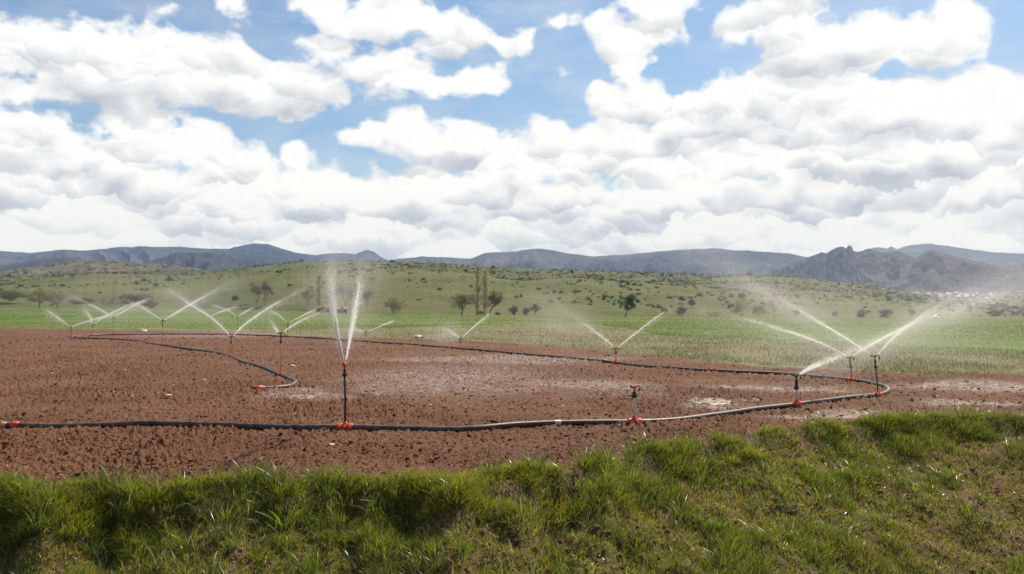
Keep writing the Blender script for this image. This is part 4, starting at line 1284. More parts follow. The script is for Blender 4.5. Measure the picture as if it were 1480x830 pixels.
    blades("tussock_grass", np.stack([X, Y, Z], 1), rng.uniform(0.14, 0.36, n) * size, rng.uniform(0.007, 0.014, n), tcol, rng.uniform(0.25, 1.0, n), ang.ravel() + rng.normal(0, 0.4, n), M_BLADE, "tall tussocks of arching grass on the ditch bank", "grass", segs=4)
grow_bank()

def bank_extras():
    # dead stalks
    x, y, s, az = on_bank(4200, -0.1, 6.0, 1.2)
    right = sstep(0.0, 0.28, az); r = np.hypot(x, y)
    ok = (r > 7.0) & (s < 2.4 + 5 * right)
    x, y = x[ok], y[ok]; n = len(x)
    blades("dead_stalks", np.stack([x, y, ground_z(x, y, False) - 0.01], 1), rng.uniform(0.12, 0.34, n), rng.uniform(0.004, 0.008, n), pick([(0.42, 0.34, 0.20), (0.34, 0.26, 0.15), (0.5, 0.43, 0.28)], n), rng.uniform(0.2, 1.1, n), rng.uniform(0, 6.3, n), M_DRYBLADE, "pale dead stalks standing among the grass of the bank", "dead stalks", segs=4)
    # broad leaved weeds
    nt = 900
    x, y, s, az = on_bank(nt, 0.3, 6.0, 1.1)
    right = sstep(0.0, 0.28, az); r = np.hypot(x, y)
    ok = (r > 7.0) & (s < 2.4 + 5 * right)
    x, y = x[ok], y[ok]; nt = len(x); k = 11
    ang = rng.uniform(0, 2 * np.pi, (nt, k)).ravel()
    sz = np.repeat(rng.uniform(0.6, 1.3, nt), k)
    X = np.repeat(x, k) + 0.012 * np.cos(ang); Y = np.repeat(y, k) + 0.012 * np.sin(ang); n = len(X)
    col = np.repeat(pick([(0.085, 0.14, 0.030), (0.12, 0.16, 0.05), (0.06, 0.11, 0.03), (0.15, 0.17, 0.03)], nt), k, 0) * rng.uniform(0.8, 1.2, (n, 1))
    blades("broad_leaved_weeds", np.stack([X, Y, ground_z(X, Y, False) - 0.005], 1), rng.uniform(0.05, 0.12, n) * sz, rng.uniform(0.018, 0.034, n) * sz, col, rng.uniform(0.5, 1.6, n), ang, M_BLADE, "broad leaved weeds scattered over the ditch bank", "weeds", segs=4)
    # crumbs of earth
    x, y, s, az = on_bank(16000, 0.1, 6.0, 1.0)
    right = sstep(0.0, 0.28, az); r = np.hypot(x, y)
    ok = (r > 7.0) & (s < 2.4 + 5 * right)
    x, y = x[ok], y[ok]; n = len(x)
    size = np.minimum(0.011 * np.exp(rng.normal(0, 0.6, n)), 0.045)
    v, f = ICO
    V = v[None] * (1 + 0.45 * rng.uniform(-1, 1, (n, 12, 1))) * size[:, None, None] * np.array([1.2, 1.1, 0.7]) + np.stack([x, y, ground_z(x, y) + size * 0.1], 1)[:, None]
    Fc = f[None] + (np.arange(n) * 12)[:, None, None]
    o = mesh_np("bank_clods", V.reshape(-1, 3), [Fc.reshape(-1, 3)], {"tint": np.repeat(pick([(0.10, 0.046, 0.026), (0.15, 0.075, 0.045)], n), 12, 0)}, mats=(bpy.data.materials["clod_soil"],))
    tag(o, "crumbs of red earth lying on the ditch bank", "soil clods", kind="stuff")
bank_extras()

def grow_far():
    # rough dry grass between soil and crop
    n = 130000
    x = rng.uniform(360, 1640, n); y = rng.uniform(459, 552, n)
    P = np.array([px_dir(a, b) for a, b in zip(x, y)]); t = -CAM_H / P[:, 2]
    X = P[:, 0] * t; Y = P[:, 1] * t
    az = np.arctan2(X, Y); r = np.hypot(X, Y)
    j = 0.05 * r * fbm(X * 0.5, Y * 0.2, 3, 341)
    ok = (r + j > soilfar_r(az) - 0.3) & (r + j < green_r(az) + 6) & (fbm(X * 0.4, Y * 0.15, 3, 343) + rng.uniform(-0.5, 0.4, n) > -0.3)
    X, Y, r = X[ok], Y[ok], r[ok]; n = len(X)
    Z = ground_z(X, Y, False)
    gm = np.clip(0.35 + 1.3 * fbm(X * 0.2, Y * 0.1, 3, 345), 0, 1)
    col = pick([(0.120, 0.098, 0.044), (0.145, 0.120, 0.056), (0.105, 0.086, 0.043)], n, 0.2)
    g = rng.uniform(size=n) < 0.5 * gm + 0.30
    col[g] = pick([(0.078, 0.096, 0.020), (0.100, 0.118, 0.026)], int(g.sum()))
    blades("dry_grass", np.stack([X, Y, Z], 1), rng.uniform(0.06, 0.18, n), r / 900 * rng.uniform(0.2, 0.45, n), col, rng.uniform(0.1, 0.8, n), rng.uniform(0, 6.3, n), M_DRYBLADE, "rough dry brownish grass strip between the soil and the crop", "dry grass", segs=2)
    # young crop
    n = 260000
    x = rng.uniform(-80, 1640, n)
    rr = 50 * (420 / 50.0) ** (rng.uniform(size=n) ** 0.9)
    az = np.arctan((x - 740) / F)
    X = rr * np.sin(az); Y = rr * np.cos(az)
    j = 0.09 * rr * fbm(X * 0.55, Y * 0.22, 4, 73)
    ok = (rr + j > green_r(az)) & (rr < foot_r(az) - 8) & (fbm(X * 0.05, Y * 0.10, 3, 353) + rng.uniform(-0.3, 0.6, n) > -0.2)
    X, Y, rr = X[ok], Y[ok], rr[ok]; n = len(X)
    Z = ground_z(X, Y, False)
    col = pick([(0.064, 0.098, 0.012), (0.080, 0.116, 0.016), (0.098, 0.128, 0.022)], n, 0.2) * (1 + 0.35 * fbm(X * 0.04, Y * 0.12, 3, 355))[:, None]
    blades("crop_grass", np.stack([X, Y, Z], 1), rng.uniform(0.06, 0.14, n), rr / 900 * rng.uniform(0.25, 0.5, n), col, rng.uniform(0.1, 0.6, n), rng.uniform(0, 6.3, n), M_BLADE, "young bright green crop growing in the flat field", "crop", segs=2)
grow_far()

# ---------------------------------------------------------------- trees
def leaf_material(name):
    m, b, out = mat(name)
    col = attr(b, "tint")
    d = b.node('ShaderNodeBsdfDiffuse'); b.put(d.inputs[0], col)
    tr = b.node('ShaderNodeBsdfTranslucent'); b.put(tr.inputs[0], col)
    mx = b.node('ShaderNodeMixShader'); mx.inputs[0].default_value = 0.22
    b.t.links.new(d.outputs[0], mx.inputs[1]); b.t.links.new(tr.outputs[0], mx.inputs[2]); b.t.links.new(mx.outputs[0], out.inputs[0])
    return m
M_LEAF = leaf_material("tree_leaf")
def bark_material(name="bark", k=1.0):
    m, b, out = mat(name)
    tc = b.node('ShaderNodeTexCoord').outputs['Object']
    n = b.noise(b.vm('MULTIPLY', tc, (6.0, 6.0, 1.2)), 1.5, 4.0, 0.65)
    principled(b, out, b.mix(n, (0.09 * k, 0.07 * k, 0.052 * k), (0.20 * k, 0.16 * k, 0.115 * k)), 0.95, 0.1, bump(b, n, 0.5, 0.05))
    return m
M_BARK = bark_material()
M_PALEBARK = bark_material("pale_bark", 2.5)

def leaf_cloud(cent, size, cols, jit=0.3):
    """one small tilted leaf spray per centre"""
    n = len(cent)
    a = rng.normal(size=(n, 3)); a /= np.linalg.norm(a, axis=1, keepdims=True)
    b = np.cross(a, rng.normal(size=(n, 3))); b /= np.linalg.norm(b, axis=1, keepdims=True)
    s = (size * rng.uniform(0.6, 1.4, n))[:, None]
    v = np.stack([cent - a * s, cent + b * s * 0.55, cent + a * s, cent - b * s * 0.55], 1).reshape(-1, 3)
    f = (np.arange(n) * 4)[:, None] + np.array([[0, 1, 2, 3]])
    return v, f, np.repeat(pick(cols, n, jit), 4, 0)

def skeleton(h, w, fork, levels, up, nb, lean=0.0, r0=None, crook=0.1):
    """branches as lists of points; returns (limbs [(pts, rad)], tips)"""
    limbs = []; tips = []
    r0 = r0 or h * 0.035
    def grow(p, d, L, r, lev):
        pts = [p]; n = 4 if lev else 5
        for i in range(n):
            d = d + rng.normal(size=3) * crook * (1.4 if lev else 1) + np.array([0, 0, up * 0.12 * (lev > 0)])
            d = d / np.linalg.norm(d)
            p = p + d * L / n
            pts.append(p)
            if lev and i >= 1 and lev < levels:
                pass
        rad = np.linspace(r, r * 0.55 if lev < levels else r * 0.25, len(pts))
        limbs.append((np.array(pts), rad))
        if lev >= levels:
            tips.append((pts[-1], d)); tips.append((pts[-2], d)); tips.append((pts[-3], d))
            return
        k = nb[min(lev, len(nb) - 1)]
        a0 = rng.uniform(0, 6.3)
        for j in range(k):
            a = a0 + 2 * np.pi * j / k + rng.normal(0, 0.4)
            spread = rng.uniform(0.45, 1.0) * w / h * 1.5
            nd = d * 0.8 + np.array([math.cos(a), math.sin(a), 0]) * spread + np.array([0, 0, up])
            nd /= np.linalg.norm(nd)
            src = pts[-1] if j < 2 or lev == 0 else pts[rng.integers(2, len(pts))]
            grow(src, nd, L * rng.uniform(0.55, 0.8) if lev else h * (1 - fork) * rng.uniform(0.38, 0.55), r * 0.5, lev + 1)
    grow(np.zeros(3), np.array([lean, 0, 1.0]), h * fork, r0, 0)
    return limbs, tips

def fit(limbs, tips, h, w):
    """scale the crown to the wanted height and width"""
    P = np.array([t[0] for t in tips])
    zs = h / (P[:, 2].max() + 0.04 * h)
    ws = w / 2 / max(0.01, np.percentile(np.hypot(P[:, 0], P[:, 1]), 92))
    k = np.array([ws, ws, zs])
    def f(p):
        q = p.copy(); ramp = np.clip(q[..., 2:3] / (0.25 * h), 0.0, 1)
        s = np.ones(3) * (1 - ramp) + k * ramp
        s[..., 2] = zs
        return q * s
    return [(f(p), r) for p, r in limbs], [(f(p[None])[0], d) for p, d in tips]

def make_tree(name, px, top_y, width_px, r_m, label, cat, style, cols, group=None, lean=0.0):
    d = px_dir(px[0], px[1]); dh = math.hypot(d.x, d.y)
    az = math.atan2(d.x, d.y)
    x, y = r_m * math.sin(az), r_m * math.cos(az)
    if r_m < float(foot_r(az)) + 1:
        z = float(ground_z(np.array([x]), np.array([y]), False)[0])
    else:
        z = CAM_H + r_m * d.z / dh
    scale = r_m * math.cos(az) / F
    h = (px[1] - top_y) * scale; w = width_px * scale
    root = empty(name, (x, y, z - 0.05))
    tag(root, label, cat, group)
    tr = MB()
    if style == 'poplar':
        ph = h
        pts = np.array([(0.02 * ph * math.sin(t * 3), 0, ph * t) for t in np.linspace(0, 1, 9)])
        tr.tube(pts, np.linspace(ph * 0.016, ph * 0.003, 9), 7)
        cen = []
        for i in range(150):
            t = rng.uniform(0.08, 0.93); a = rng.uniform(0, 6.3); L = w * 0.5 * rng.uniform(0.7, 1.5) * (1 - 0.5 * t) * min(1, t * 5)
            p0 = np.array([0.02 * ph * math.sin(t * 3), 0, ph * t])
            e = p0 + np.array([math.cos(a) * L, math.sin(a) * L, L * 1.5])
            tr.tube([p0, (p0 + e) / 2 + np.array([math.cos(a), math.sin(a), 0]) * L * 0.12, e], [ph * 0.0035, ph * 0.0026, ph * 0.001], 3)
            for q in np.linspace(0.3, 1.0, 9):
                cen.append(p0 + (e - p0) * q + rng.normal(size=3) * w * 0.06)
        v, f, c = leaf_cloud(np.array(cen), np.full(len(cen), scale * 0.55), cols)
    else:
        bare = style in ('bare', 'bushbare')
        bush = style in ('bush', 'bushbare')
        fork = 0.07 if bush else (0.30 if style == 'round' else 0.26)
        nb = (6, 4, 4) if bush else (4, 4, 4)
        lv = 3
        limbs, tips = skeleton(h, w, fork, lv, 0.35 if not bush else 0.25, nb, lean, r0=h * (0.022 if bush else 0.034), crook=0.16 if style == 'round' else 0.1)
        limbs, tips = fit(limbs, tips, h, w)
        for p, r in limbs:
            tr.tube(p, np.maximum(r, scale * (0.14 if bare else 0.10)), 5 if r[0] > h * 0.008 else 3, caps=False)
        T = np.array([t[0] for t in tips]); D = np.array([t[1] for t in tips])
        if bare:
            rep = 7
            c0 = np.repeat(T, rep, 0); dd = np.repeat(D, rep, 0) + rng.normal(size=(len(T) * rep, 3)) * 0.75
            dd /= np.linalg.norm(dd, axis=1, keepdims=True)
            L = h * rng.uniform(0.05, 0.13, len(c0))
            c0 = c0 + dd * L[:, None] * 0.6
            ref = rng.normal(size=(len(c0), 3)); sd2 = np.cross(dd, ref); sd2 /= np.linalg.norm(sd2, axis=1, keepdims=True)
            wv = scale * 0.12
            v = np.stack([c0 - dd * L[:, None], c0 + sd2 * wv, c0 + dd * L[:, None], c0 - sd2 * wv], 1).reshape(-1, 3)
            f = (np.arange(len(c0)) * 4)[:, None] + np.array([[0, 1, 2, 3]])
            c = np.repeat(pick(cols, len(c0), 0.25), 4, 0)
        else:
            per = int(np.clip(5200 / len(T), 5, 26))
            # sprays round the twig ends, plus clumps filling the dome of the crown
            cen = np.repeat(T, per, 0) + rng.normal(size=(len(T) * per, 3)) * np.array([w, w, h * 0.8]) * 0.05
            lo = 0.10 if bush else 0.27
            kcl = 30
            q = rng.normal(size=(kcl, 3)); q /= np.linalg.norm(q, axis=1, keepdims=True); q *= rng.uniform(0.10, 1.25, (kcl, 1)) ** 0.5
            cc_ = q * np.array([w * 0.43, w * 0.43, h * (1 - lo) * 0.46]) + np.array([0, 0, h * (lo + (1 - lo) * 0.5)])
            cc_[:, :2] *= (0.72 + 0.28 * np.clip((cc_[:, 2:3] / h - lo) / 0.25, 0, 1))
            ex = np.repeat(cc_, 75, 0) + rng.normal(size=(kcl * 75, 3)) * np.array([w, w, h * 0.7]) * 0.058
            cen = np.concatenate([cen[::2], ex])
            cen[:, 2] = np.maximum(cen[:, 2], h * 0.05)
            v, f, c = leaf_cloud(cen, np.full(len(cen), scale * 0.55), [tuple(1.2 * q for q in c_) for c_ in cols])
    tr.build("trunk", M_PALEBARK if (style == 'poplar' or 'bare' in style) else M_BARK, root)
    mesh_np("crown", v, [f], {"tint": c}, mats=(M_LEAF,), parent=root)
    return root

OLIVE = [(0.21, 0.21, 0.085), (0.27, 0.265, 0.115), (0.15, 0.16, 0.07)]
DARKG = [(0.105, 0.115, 0.048), (0.155, 0.16, 0.068), (0.075, 0.085, 0.038)]
GREY = [(0.30, 0.26, 0.19), (0.36, 0.31, 0.23), (0.22, 0.19, 0.14)]
BROWN = [(0.25, 0.20, 0.135), (0.30, 0.24, 0.16), (0.19, 0.155, 0.105)]
GOLD = [(0.44, 0.36, 0.16), (0.38, 0.31, 0.13), (0.52, 0.42, 0.20)]
GT = "trees along the foot of the hill"
TREES = [
    ("tree", (57, 445), 417, 30, 440, "narrow olive green tree, its neighbour paler and rounder", "tree", 'round', OLIVE),
    ("tree", (84, 446), 419, 36, 440, "pale olive dome shaped tree beside the narrow olive tree", "tree", 'round', GREY + OLIVE),
    ("bare_tree", (160, 447), 425, 36, 425, "wide grey bare tree with many stems at the crop edge", "tree", 'bushbare', GREY),
    ("shrub", (219, 444), 427, 20, 420, "ball shaped greyish shrub behind the sprinkler cluster", "shrub", 'bush', GREY + OLIVE),
    ("tree", (340, 438), 427, 10, 430, "tiny dark tree on the slope near the low bushes", "tree", 'round', DARKG),
    ("shrub", (341, 447), 441, 14, 400, "low dark bush at the crop edge, first of two", "shrub", 'bush', DARKG),
    ("shrub", (356, 447), 440, 16, 395, "low dark bush beside the bare trees", "shrub", 'bush', DARKG),
    ("bare_tree", (371, 446), 408, 20, 385, "tall bare tree with slim upright twigs, slightly shorter twin", "tree", 'bare', BROWN),
    ("bare_tree", (381, 446), 404, 22, 380, "tallest bare tree of the twin pair by the low bushes", "tree", 'bare', GREY),
    ("bare_tree", (443, 448), 417, 24, 335, "bare grey tree beside the thin dark poplar", "tree", 'bare', BROWN),
    ("poplar_tree", (460, 449), 398, 10, 330, "thin dark poplar between the bare tree and the plumes", "tree", 'poplar', [(0.20, 0.165, 0.10), (0.26, 0.21, 0.12)]),
    ("bare_tree", (500, 453), 408, 30, 318, "reddish bare tree behind the tall plumes, wider one", "tree", 'bare', BROWN),
    ("bare_tree", (513, 453), 416, 20, 315, "reddish bare tree behind the tall plumes, smaller one", "tree", 'bare', BROWN),
    ("bare_tree", (530, 451), 418, 17, 312, "small grey bare tree between the plumes and the olive shrub", "tree", 'bare', GREY),
    ("shrub", (569, 456), 430, 28, 300, "broad olive grey shrub near the plumes", "shrub", 'bush', GREY + OLIVE),
    ("tree", (667, 455), 422, 42, 290, "broad flat topped dark tree under the poplars", "tree", 'round', DARKG + OLIVE),
    ("poplar_tree", (689, 454), 375, 16, 296, "tall golden poplar with bare upright branches", "tree", 'poplar', GOLD),
    ("poplar_tree", (700, 454), 386, 11, 297, "shorter golden poplar against the tall one", "tree", 'poplar', GOLD),
    ("tree", (708, 456), 417, 33, 288, "dark round tree on the other side of the poplars from the flat topped one", "tree", 'round', [(0.14, 0.155, 0.06), (0.19, 0.20, 0.08), (0.10, 0.115, 0.048)]),
    ("shrub", (695, 455), 447, 10, 290, "tiny grey bush between the twin dark trees", "shrub", 'bushbare', GREY),
    ("shrub", (719, 455), 449, 9, 286, "tiny bush at the foot of the dark round tree", "shrub", 'bushbare', GREY),
    ("shrub", (743, 455), 439, 13, 300, "upright grey shrub, nearest the poplars in a row of three", "shrub", 'bush', GREY + BROWN),
    ("shrub", (760, 455), 442, 10, 300, "small grey shrub, the middle of a row of three", "shrub", 'bush', GREY),
    ("tree", (773, 456), 438, 14, 300, "small olive tree at the end of the shrub row", "tree", 'round', OLIVE),
    ("tree", (832, 431), 419, 12, 430, "small green tree alone halfway up the hill", "tree", 'round', OLIVE),
    ("tree", (904, 460), 426, 25, 312, "green round tree with a crooked dark trunk standing alone", "tree", 'round', [(0.065, 0.095, 0.032), (0.095, 0.125, 0.045), (0.045, 0.06, 0.025)]),
    ("bare_tree", (960, 458), 444, 11, 325, "slim grey bare tree left of the round grey bush", "tree", 'bare', GREY),
    ("shrub", (985, 459), 440, 17, 325, "round grey bush with a short trunk past the crooked tree", "shrub", 'bush', GREY),
    ("shrub", (1000, 443), 432, 9, 380, "grey bush on the slope above the round grey one", "shrub", 'bush', GREY),
    ("shrub", (1072, 458), 428, 26, 350, "golden brown scrub clump beside the spreading bare tree", "shrub", 'bushbare', GOLD),
    ("shrub", (1096, 458), 440, 20, 350, "reddish brown scrub clump touching the spreading bare tree", "shrub", 'bushbare', BROWN),
    ("bare_tree", (1119, 461), 429, 32, 352, "spreading bare brown tree at the edge of the crop", "tree", 'bare', BROWN + GOLD),
    ("shrub", (1151, 456), 447, 9, 370, "small dark shrub past the spreading bare tree", "shrub", 'bush', DARKG + GREY),
    ("bare_tree", (1208, 461), 450, 11, 385, "little brown bare tree at the crop edge, first after the spreading one", "tree", 'bare', BROWN),
    ("shrub", (1246, 460), 447, 13, 390, "round olive shrub at the crop edge", "shrub", 'bush', OLIVE + GREY),
    ("shrub", (1280, 460), 447, 18, 395, "wide dark shrub at the crop edge beyond the hose bend", "shrub", 'bush', DARKG + GREY),
    ("tree", (1317, 459), 446, 9, 400, "narrow yellowish tree near the small white car", "tree", 'round', GOLD),
    ("shrub", (186, 441), 425, 32, 470, "dark thicket on the slope behind the grey bare bush", "shrub", 'bush', DARKG),
    ("shrub", (207, 441), 421, 34, 480, "dark grey thicket just behind the ball shaped shrub", "shrub", 'bush', DARKG + GREY),
    ("shrub", (118, 441), 431, 34, 470, "low dark thicket behind the pale dome shaped tree", "shrub", 'bush', DARKG),
    ("shrub", (14, 437), 418, 40, 480, "dark thicket on the slope at the edge of the view", "shrub", 'bush', DARKG),
    ("shrub", (1035, 459), 449, 34, 345, "low reddish scrub clump at the crop edge before the golden clump", "shrub", 'bushbare', BROWN),
    ("tree", (1437, 462), 450, 20, 412, "dark spreading tree in front of the village", "tree", 'round', DARKG),
]
for T_ in TREES:
    nm, px, ty, wp, rm, lab, cat, st, cols = T_
    make_tree(nm, px, ty, wp, rm, lab, cat, st, cols, GT, lean=0.07 if "crooked" in lab and "round tree" in lab else rng.normal(0, 0.05))

# ---------------------------------------------------------------- scrub on the hill
def scrub_proto(cols, nl=90):
    lob = rng.uniform(-0.45, 0.45, (4, 3)) * np.array([1, 1, 0.3]); lob[:, 2] += 0.45
    c = lob[rng.integers(0, 4, nl)] + rng.normal(size=(nl, 3)) * np.array([0.22, 0.22, 0.20])
    c[:, 2] = np.abs(c[:, 2])
    return leaf_cloud(c, np.full(nl, 0.17), cols, 0.35)

def scrub():
    DK = [(0.075, 0.088, 0.036), (0.11, 0.118, 0.052), (0.058, 0.068, 0.032)]
    kinds = [DK, DK, [(0.055, 0.058, 0.035), (0.09, 0.09, 0.055)], [(0.11, 0.10, 0.07), (0.15, 0.135, 0.095)], [(0.10, 0.105, 0.045), (0.13, 0.13, 0.06)], [(0.07, 0.06, 0.045), (0.10, 0.085, 0.06)]]
    protos = [scrub_proto(k) for k in kinds]
    meshes = []
    for i, (v, f, c) in enumerate(protos):
        o = mesh_np("scrub_bush", v, [f], {"tint": c}, mats=(M_LEAF,), link=False)
        meshes.append(o.data); bpy.data.objects.remove(o)
    n = 16000
    az = rng.uniform(R(-33), R(33), n); u = rng.uniform(0.03, 1.0, n) ** 0.85
    P = hill_at(az, u)
    dens = 0.55 * fbm(P[:, 0] * 0.022, P[:, 1] * 0.010, 4, 401)
    # bare green slopes low on the left half, thick scrub high up and towards the right
    side = sstep(-0.28, 0.25, az)
    want = sstep(-0.25, 0.45, dens + 0.25 * (u - 0.55) + 0.15 * side)
    want *= 0.28 + 0.72 * sstep(0.0, 0.55, u + 0.25 * side)
    ok = rng.uniform(size=n) < want
    az, u, P = az[ok], u[ok], P[ok]
    n = len(az)
    r = np.hypot(P[:, 0], P[:, 1])
    size = np.exp(rng.normal(0.05, 0.38, n)) * 0.78 * (1 + 0.15 * (r / 600))
    kd = rng.integers(0, len(kinds), n)
    order = np.argsort(-size / r)
    first = order[:300]; rest = order[300:]
    for i in first:
        o = bpy.data.objects.new("scrub_bush", meshes[kd[i]])
        COL.objects.link(o)
        o.location = (P[i, 0], P[i, 1], P[i, 2] - 0.12 * size[i])
        o.scale = (size[i] * 1.15, size[i] * 1.15, size[i] * rng.uniform(0.7, 1.05))
        o.rotation_euler = (0, 0, rng.uniform(0, 6.3))
        tag(o, "low scrub bush dotted over the grassy hill", "bush", "scrub bushes on the hill")
    def merged(idx, P, size, name, label, fewer):
        V = []; Fs = []; Cs = []; k = 0
        for i in idx:
            v, f, c = protos[rng.integers(0, len(protos))]
            m = fewer
            sel = rng.integers(0, len(f) - m)
            vv = v[sel * 4:(sel + m) * 4] * size[i] * np.array([1.2, 1.2, 0.9])
            a = rng.uniform(0, 6.3); ca, sa = math.cos(a), math.sin(a)
            vv = vv @ np.array([[ca, sa, 0], [-sa, ca, 0], [0, 0, 1]]) + P[i] - np.array([0, 0, 0.12 * size[i]])
            V.append(vv); Fs.append(np.arange(m * 4).reshape(m, 4) + k); Cs.append(c[sel * 4:(sel + m) * 4]); k += m * 4
        o = mesh_np(name, np.concatenate(V), [np.concatenate(Fs)], {"tint": np.concatenate(Cs)}, mats=(M_LEAF,))
        tag(o, label, "scrub", kind="stuff")
    merged(rest, P, size, "hillside_scrub", "fine scrub speckling the upper slopes of the hill", 40)
    # drier hill behind
    n = 2600
    az = rng.uniform(R(-33), R(-12), n); u = rng.uniform(0.05, 1.0, n)
    P = scrub_at(az, u)
    ok = fbm(P[:, 0] * 0.01, P[:, 1] * 0.01, 3, 411) + rng.uniform(-0.5, 0.5, n) > -0.12
    P = P[ok]
    merged(range(len(P)), P, rng.uniform(1.6, 3.8, len(P)), "dry_hill_scrub", "dark speckled scrub on the dry hill behind the slope", 30)
    n = 900
    az = rng.uniform(R(12), R(33), n); u = rng.uniform(0.02, 0.95, n)
    P = plain_at(az, u)
    merged(range(n), P, rng.uniform(2.0, 4.5, n), "valley_scrub", "dark scrub over the valley rise round the village", 30)
scrub()

# ---------------------------------------------------------------- village, car, sheds, fence
def paint(name, col, rough=0.8):
    m, b, out = mat(name)
    tc = b.node('ShaderNodeNewGeometry').outputs['Position']
    n = b.noise(tc, 0.8, 4.0, 0.6)
    principled(b, out, b.mix(n, col, tuple(q * 0.75 for q in col)), rough, 0.25)
    return m
M_WHITE = paint("white_plaster", (0.82, 0.81, 0.78))
M_CREAM = paint("cream_plaster", (0.62, 0.54, 0.44))
M_TILE = paint("red_roof_tile", (0.30, 0.13, 0.09))
M_GREYROOF = paint("pale_metal_roof", (0.66, 0.68, 0.70))
M_GLASSD = paint("dark_window_glass", (0.03, 0.035, 0.04), 0.15)
M_BRICK = paint("brick_red", (0.34, 0.15, 0.10))
M_WOOD = paint("weathered_wood", (0.20, 0.15, 0.11))

def house_parts(root, w, d, h, rh, wallm, roofm, nwin=2, door=True):
    mb = MB()
    v = [(-w, -d, -1), (w, -d, -1), (w, d, -1), (-w, d, -1), (-w, -d, h), (w, -d, h), (w, d, h), (-w, d, h), (-w, 0, h + rh), (w, 0, h + rh)]
    mb._add(v, [(0, 1, 5, 4), (2, 3, 7, 6)], None)
    mb._add(v, [(1, 2, 6, 5), (3, 0, 4, 7)], [(5, 6, 9), (7, 4, 8)])
    mb.build("wall", wallm, root, smooth=False)
    mb = MB(); o = 0.25
    ov = [(-w - o, -d - o, h - 0.05), (w + o, -d - o, h - 0.05), (w + o, d + o, h - 0.05), (-w - o, d + o, h - 0.05), (-w - o, 0, h + rh + 0.05), (w + o, 0, h + rh + 0.05)]
    up = [(a, b, c + 0.18) for a, b, c in ov]
    mb._add(ov + up, [(0, 4, 5, 1), (3, 2, 5, 4), (6, 7, 11, 10), (9, 10, 11, 8), (0, 1, 7, 6), (2, 3, 9, 8), (0, 6, 10, 4), (4, 10, 9, 3), (1, 5, 11, 7), (5, 2, 8, 11)])
    mb.build("roof", roofm, root, smooth=False)
    for i in range(nwin):
        x = -w * 0.6 + (1.2 * w) * i / max(1, nwin - 1)
        mb = MB(); mb.box((x, -d - 0.03, h * 0.58), (0.45, 0.05, 0.5)); mb.build("window", M_GLASSD, root, smooth=False)
    if door:
        mb = MB(); mb.box((0.0, -d - 0.03, 1.0), (0.5, 0.06, 1.0)); mb.build("door", M_WOOD, root, smooth=False)

def on_rise(x, y):
    """spot on the valley rise seen at photo pixel x, y"""
    d = px_dir(x, y); az = math.atan2(d.x, d.y)
    us = np.linspace(0.0, 1.0, 400)
    P = plain_at(np.full(400, az), us)
    t = (P[:, 2] - CAM_H) / np.hypot(P[:, 0], P[:, 1])
    want = d.z / math.hypot(d.x, d.y)
    i = int(np.abs(t - want).argmin())
    return P[i]

def village():
    spots = [(1326, 426, 3.5), (1334, 425.5, 5), (1337, 426, 4), (1341, 427, 6), (1344, 427, 4), (1349, 426.8, 4), (1354, 428, 4), (1358, 428.4, 5), (1360, 431, 5), (1364, 428.6, 4), (1366, 429.8, 6), (1369, 426, 6), (1373, 428, 4), (1375, 430.5, 4),
             (1379, 430, 4), (1382, 425, 6), (1384, 431, 6), (1389, 431, 4), (1392, 426, 6), (1395, 431.5, 5), (1397, 429, 6), (1400, 427, 5), (1399, 431, 5), (1406, 429.5, 5), (1411, 426, 4), (1419, 428, 5), (1422, 432, 4), (1426, 434, 5), (1431, 427.4, 6), (1435, 434, 5), (1408, 432, 4), (1388, 428, 4)]
    for i, (x, y, wpx) in enumerate(spots):
        p = on_rise(x, y)
        Y = p[1]; w = wpx * Y / F * 0.5
        o = empty("village_house", p)
        o.rotation_euler = (0, 0, rng.uniform(-0.6, 0.6))
        k = i % 4
        house_parts(o, w, w * 0.7, max(2.4, 1.9 * Y / F), 1.2, (M_WHITE, M_WHITE, M_CREAM, M_WHITE)[k], (M_GREYROOF, M_TILE, M_TILE, M_GREYROOF)[k], 2)
        tag(o, "small %s house with %s roof in the far village" % (("white", "white", "cream", "white")[k], ("pale metal", "red tiled", "red tiled", "pale metal")[k]), "house", ("far houses with pale roofs", "far white houses with red roofs", "far cream houses", "far houses with pale roofs")[k])
village()

def ground_spot(x, y, r):
    d = px_dir(x, y); az = math.atan2(d.x, d.y)
    X, Y = r * math.sin(az), r * math.cos(az)
    return np.array([X, Y, float(ground_z(np.array([X]), np.array([Y]), False)[0])])

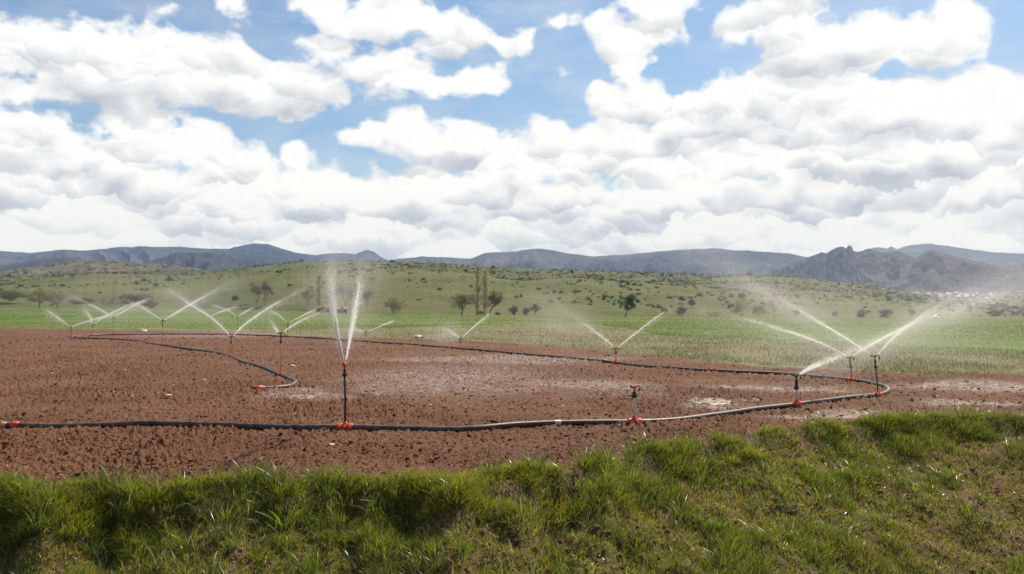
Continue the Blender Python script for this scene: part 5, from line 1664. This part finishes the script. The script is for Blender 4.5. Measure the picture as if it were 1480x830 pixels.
def parked_car():
    p = ground_spot(1357, 460, 402)
    o = empty("parked_car", p)
    tag(o, "small white car parked at the far edge of the crop", "car")
    white = plastic("white_car_paint", (0.82, 0.82, 0.82), 0.25, 0.5, 0.0)
    side = [(-2.1, 0.35), (2.1, 0.35), (2.15, 0.75), (1.95, 0.95), (1.05, 1.02), (0.45, 1.48), (-1.0, 1.50), (-1.75, 1.05), (-2.1, 0.98)]
    mb = MB(); n = len(side)
    V = [(x, -0.82, z) for x, z in side] + [(x, 0.82, z) for x, z in side]
    mb._add(V, [(i, (i + 1) % n, n + (i + 1) % n, n + i) for i in range(n)])
    cl = [(0.0, -0.82, 0.8), (0.0, 0.82, 0.8)]
    mb._add(V + cl, None, [(i, 2 * n, (i + 1) % n) for i in range(n)] + [(n + i, n + (i + 1) % n, 2 * n + 1) for i in range(n)])
    mb.build("body", white, o, smooth=False)
    for s in (-0.83, 0.83):
        for x0, x1 in ((-0.95, -0.3), (-0.2, 0.6)):
            g = MB(); g.box(((x0 + x1) / 2, s, 1.22), ((x1 - x0) / 2, 0.02, 0.17)); g.build("window", M_GLASSD, o, smooth=False)
    for x in (-1.35, 1.35):
        for s in (-0.75, 0.75):
            g = MB(); g.tube([(x, s - 0.1, 0.32), (x, s + 0.1, 0.32)], 0.32, 14); g.build("wheel", M_DARK, o)
parked_car()

def sheds():
    p = ground_spot(468, 455, 305)
    o = empty("low_shed", p); house_parts(o, 2.4, 1.4, 1.5, 0.35, M_WOOD, paint("dark_tin_roof", (0.10, 0.075, 0.06)), 2)
    tag(o, "long low dark shed at the crop edge beside the plumes", "shed")
    p = ground_spot(495, 455.5, 303)
    o = empty("brick_shed", p); house_parts(o, 1.9, 1.3, 1.3, 0.5, M_BRICK, M_TILE, 2)
    tag(o, "small brick red shed behind the tall plumes", "shed")
    a = ground_spot(415, 449, 338); b = ground_spot(448, 449, 336)
    o = empty("wooden_fence", a)
    tag(o, "short grey wooden fence beside the bare tree and low shed", "fence")
    d = b - a; n = 8
    for i in range(n):
        q = d * i / (n - 1)
        mb = MB(); mb.tube([q + np.array([0, 0, -0.3]), q + np.array([rng.normal(0, 0.05), 0, rng.uniform(1.3, 1.8)])], 0.09, 6); mb.build("post", M_WOOD, o)
    for z in (0.5, 1.05):
        mb = MB(); mb.tube([np.array([0, 0, z]), d + np.array([0, 0, z])], 0.05, 5); mb.build("rail", M_WOOD, o)
sheds()
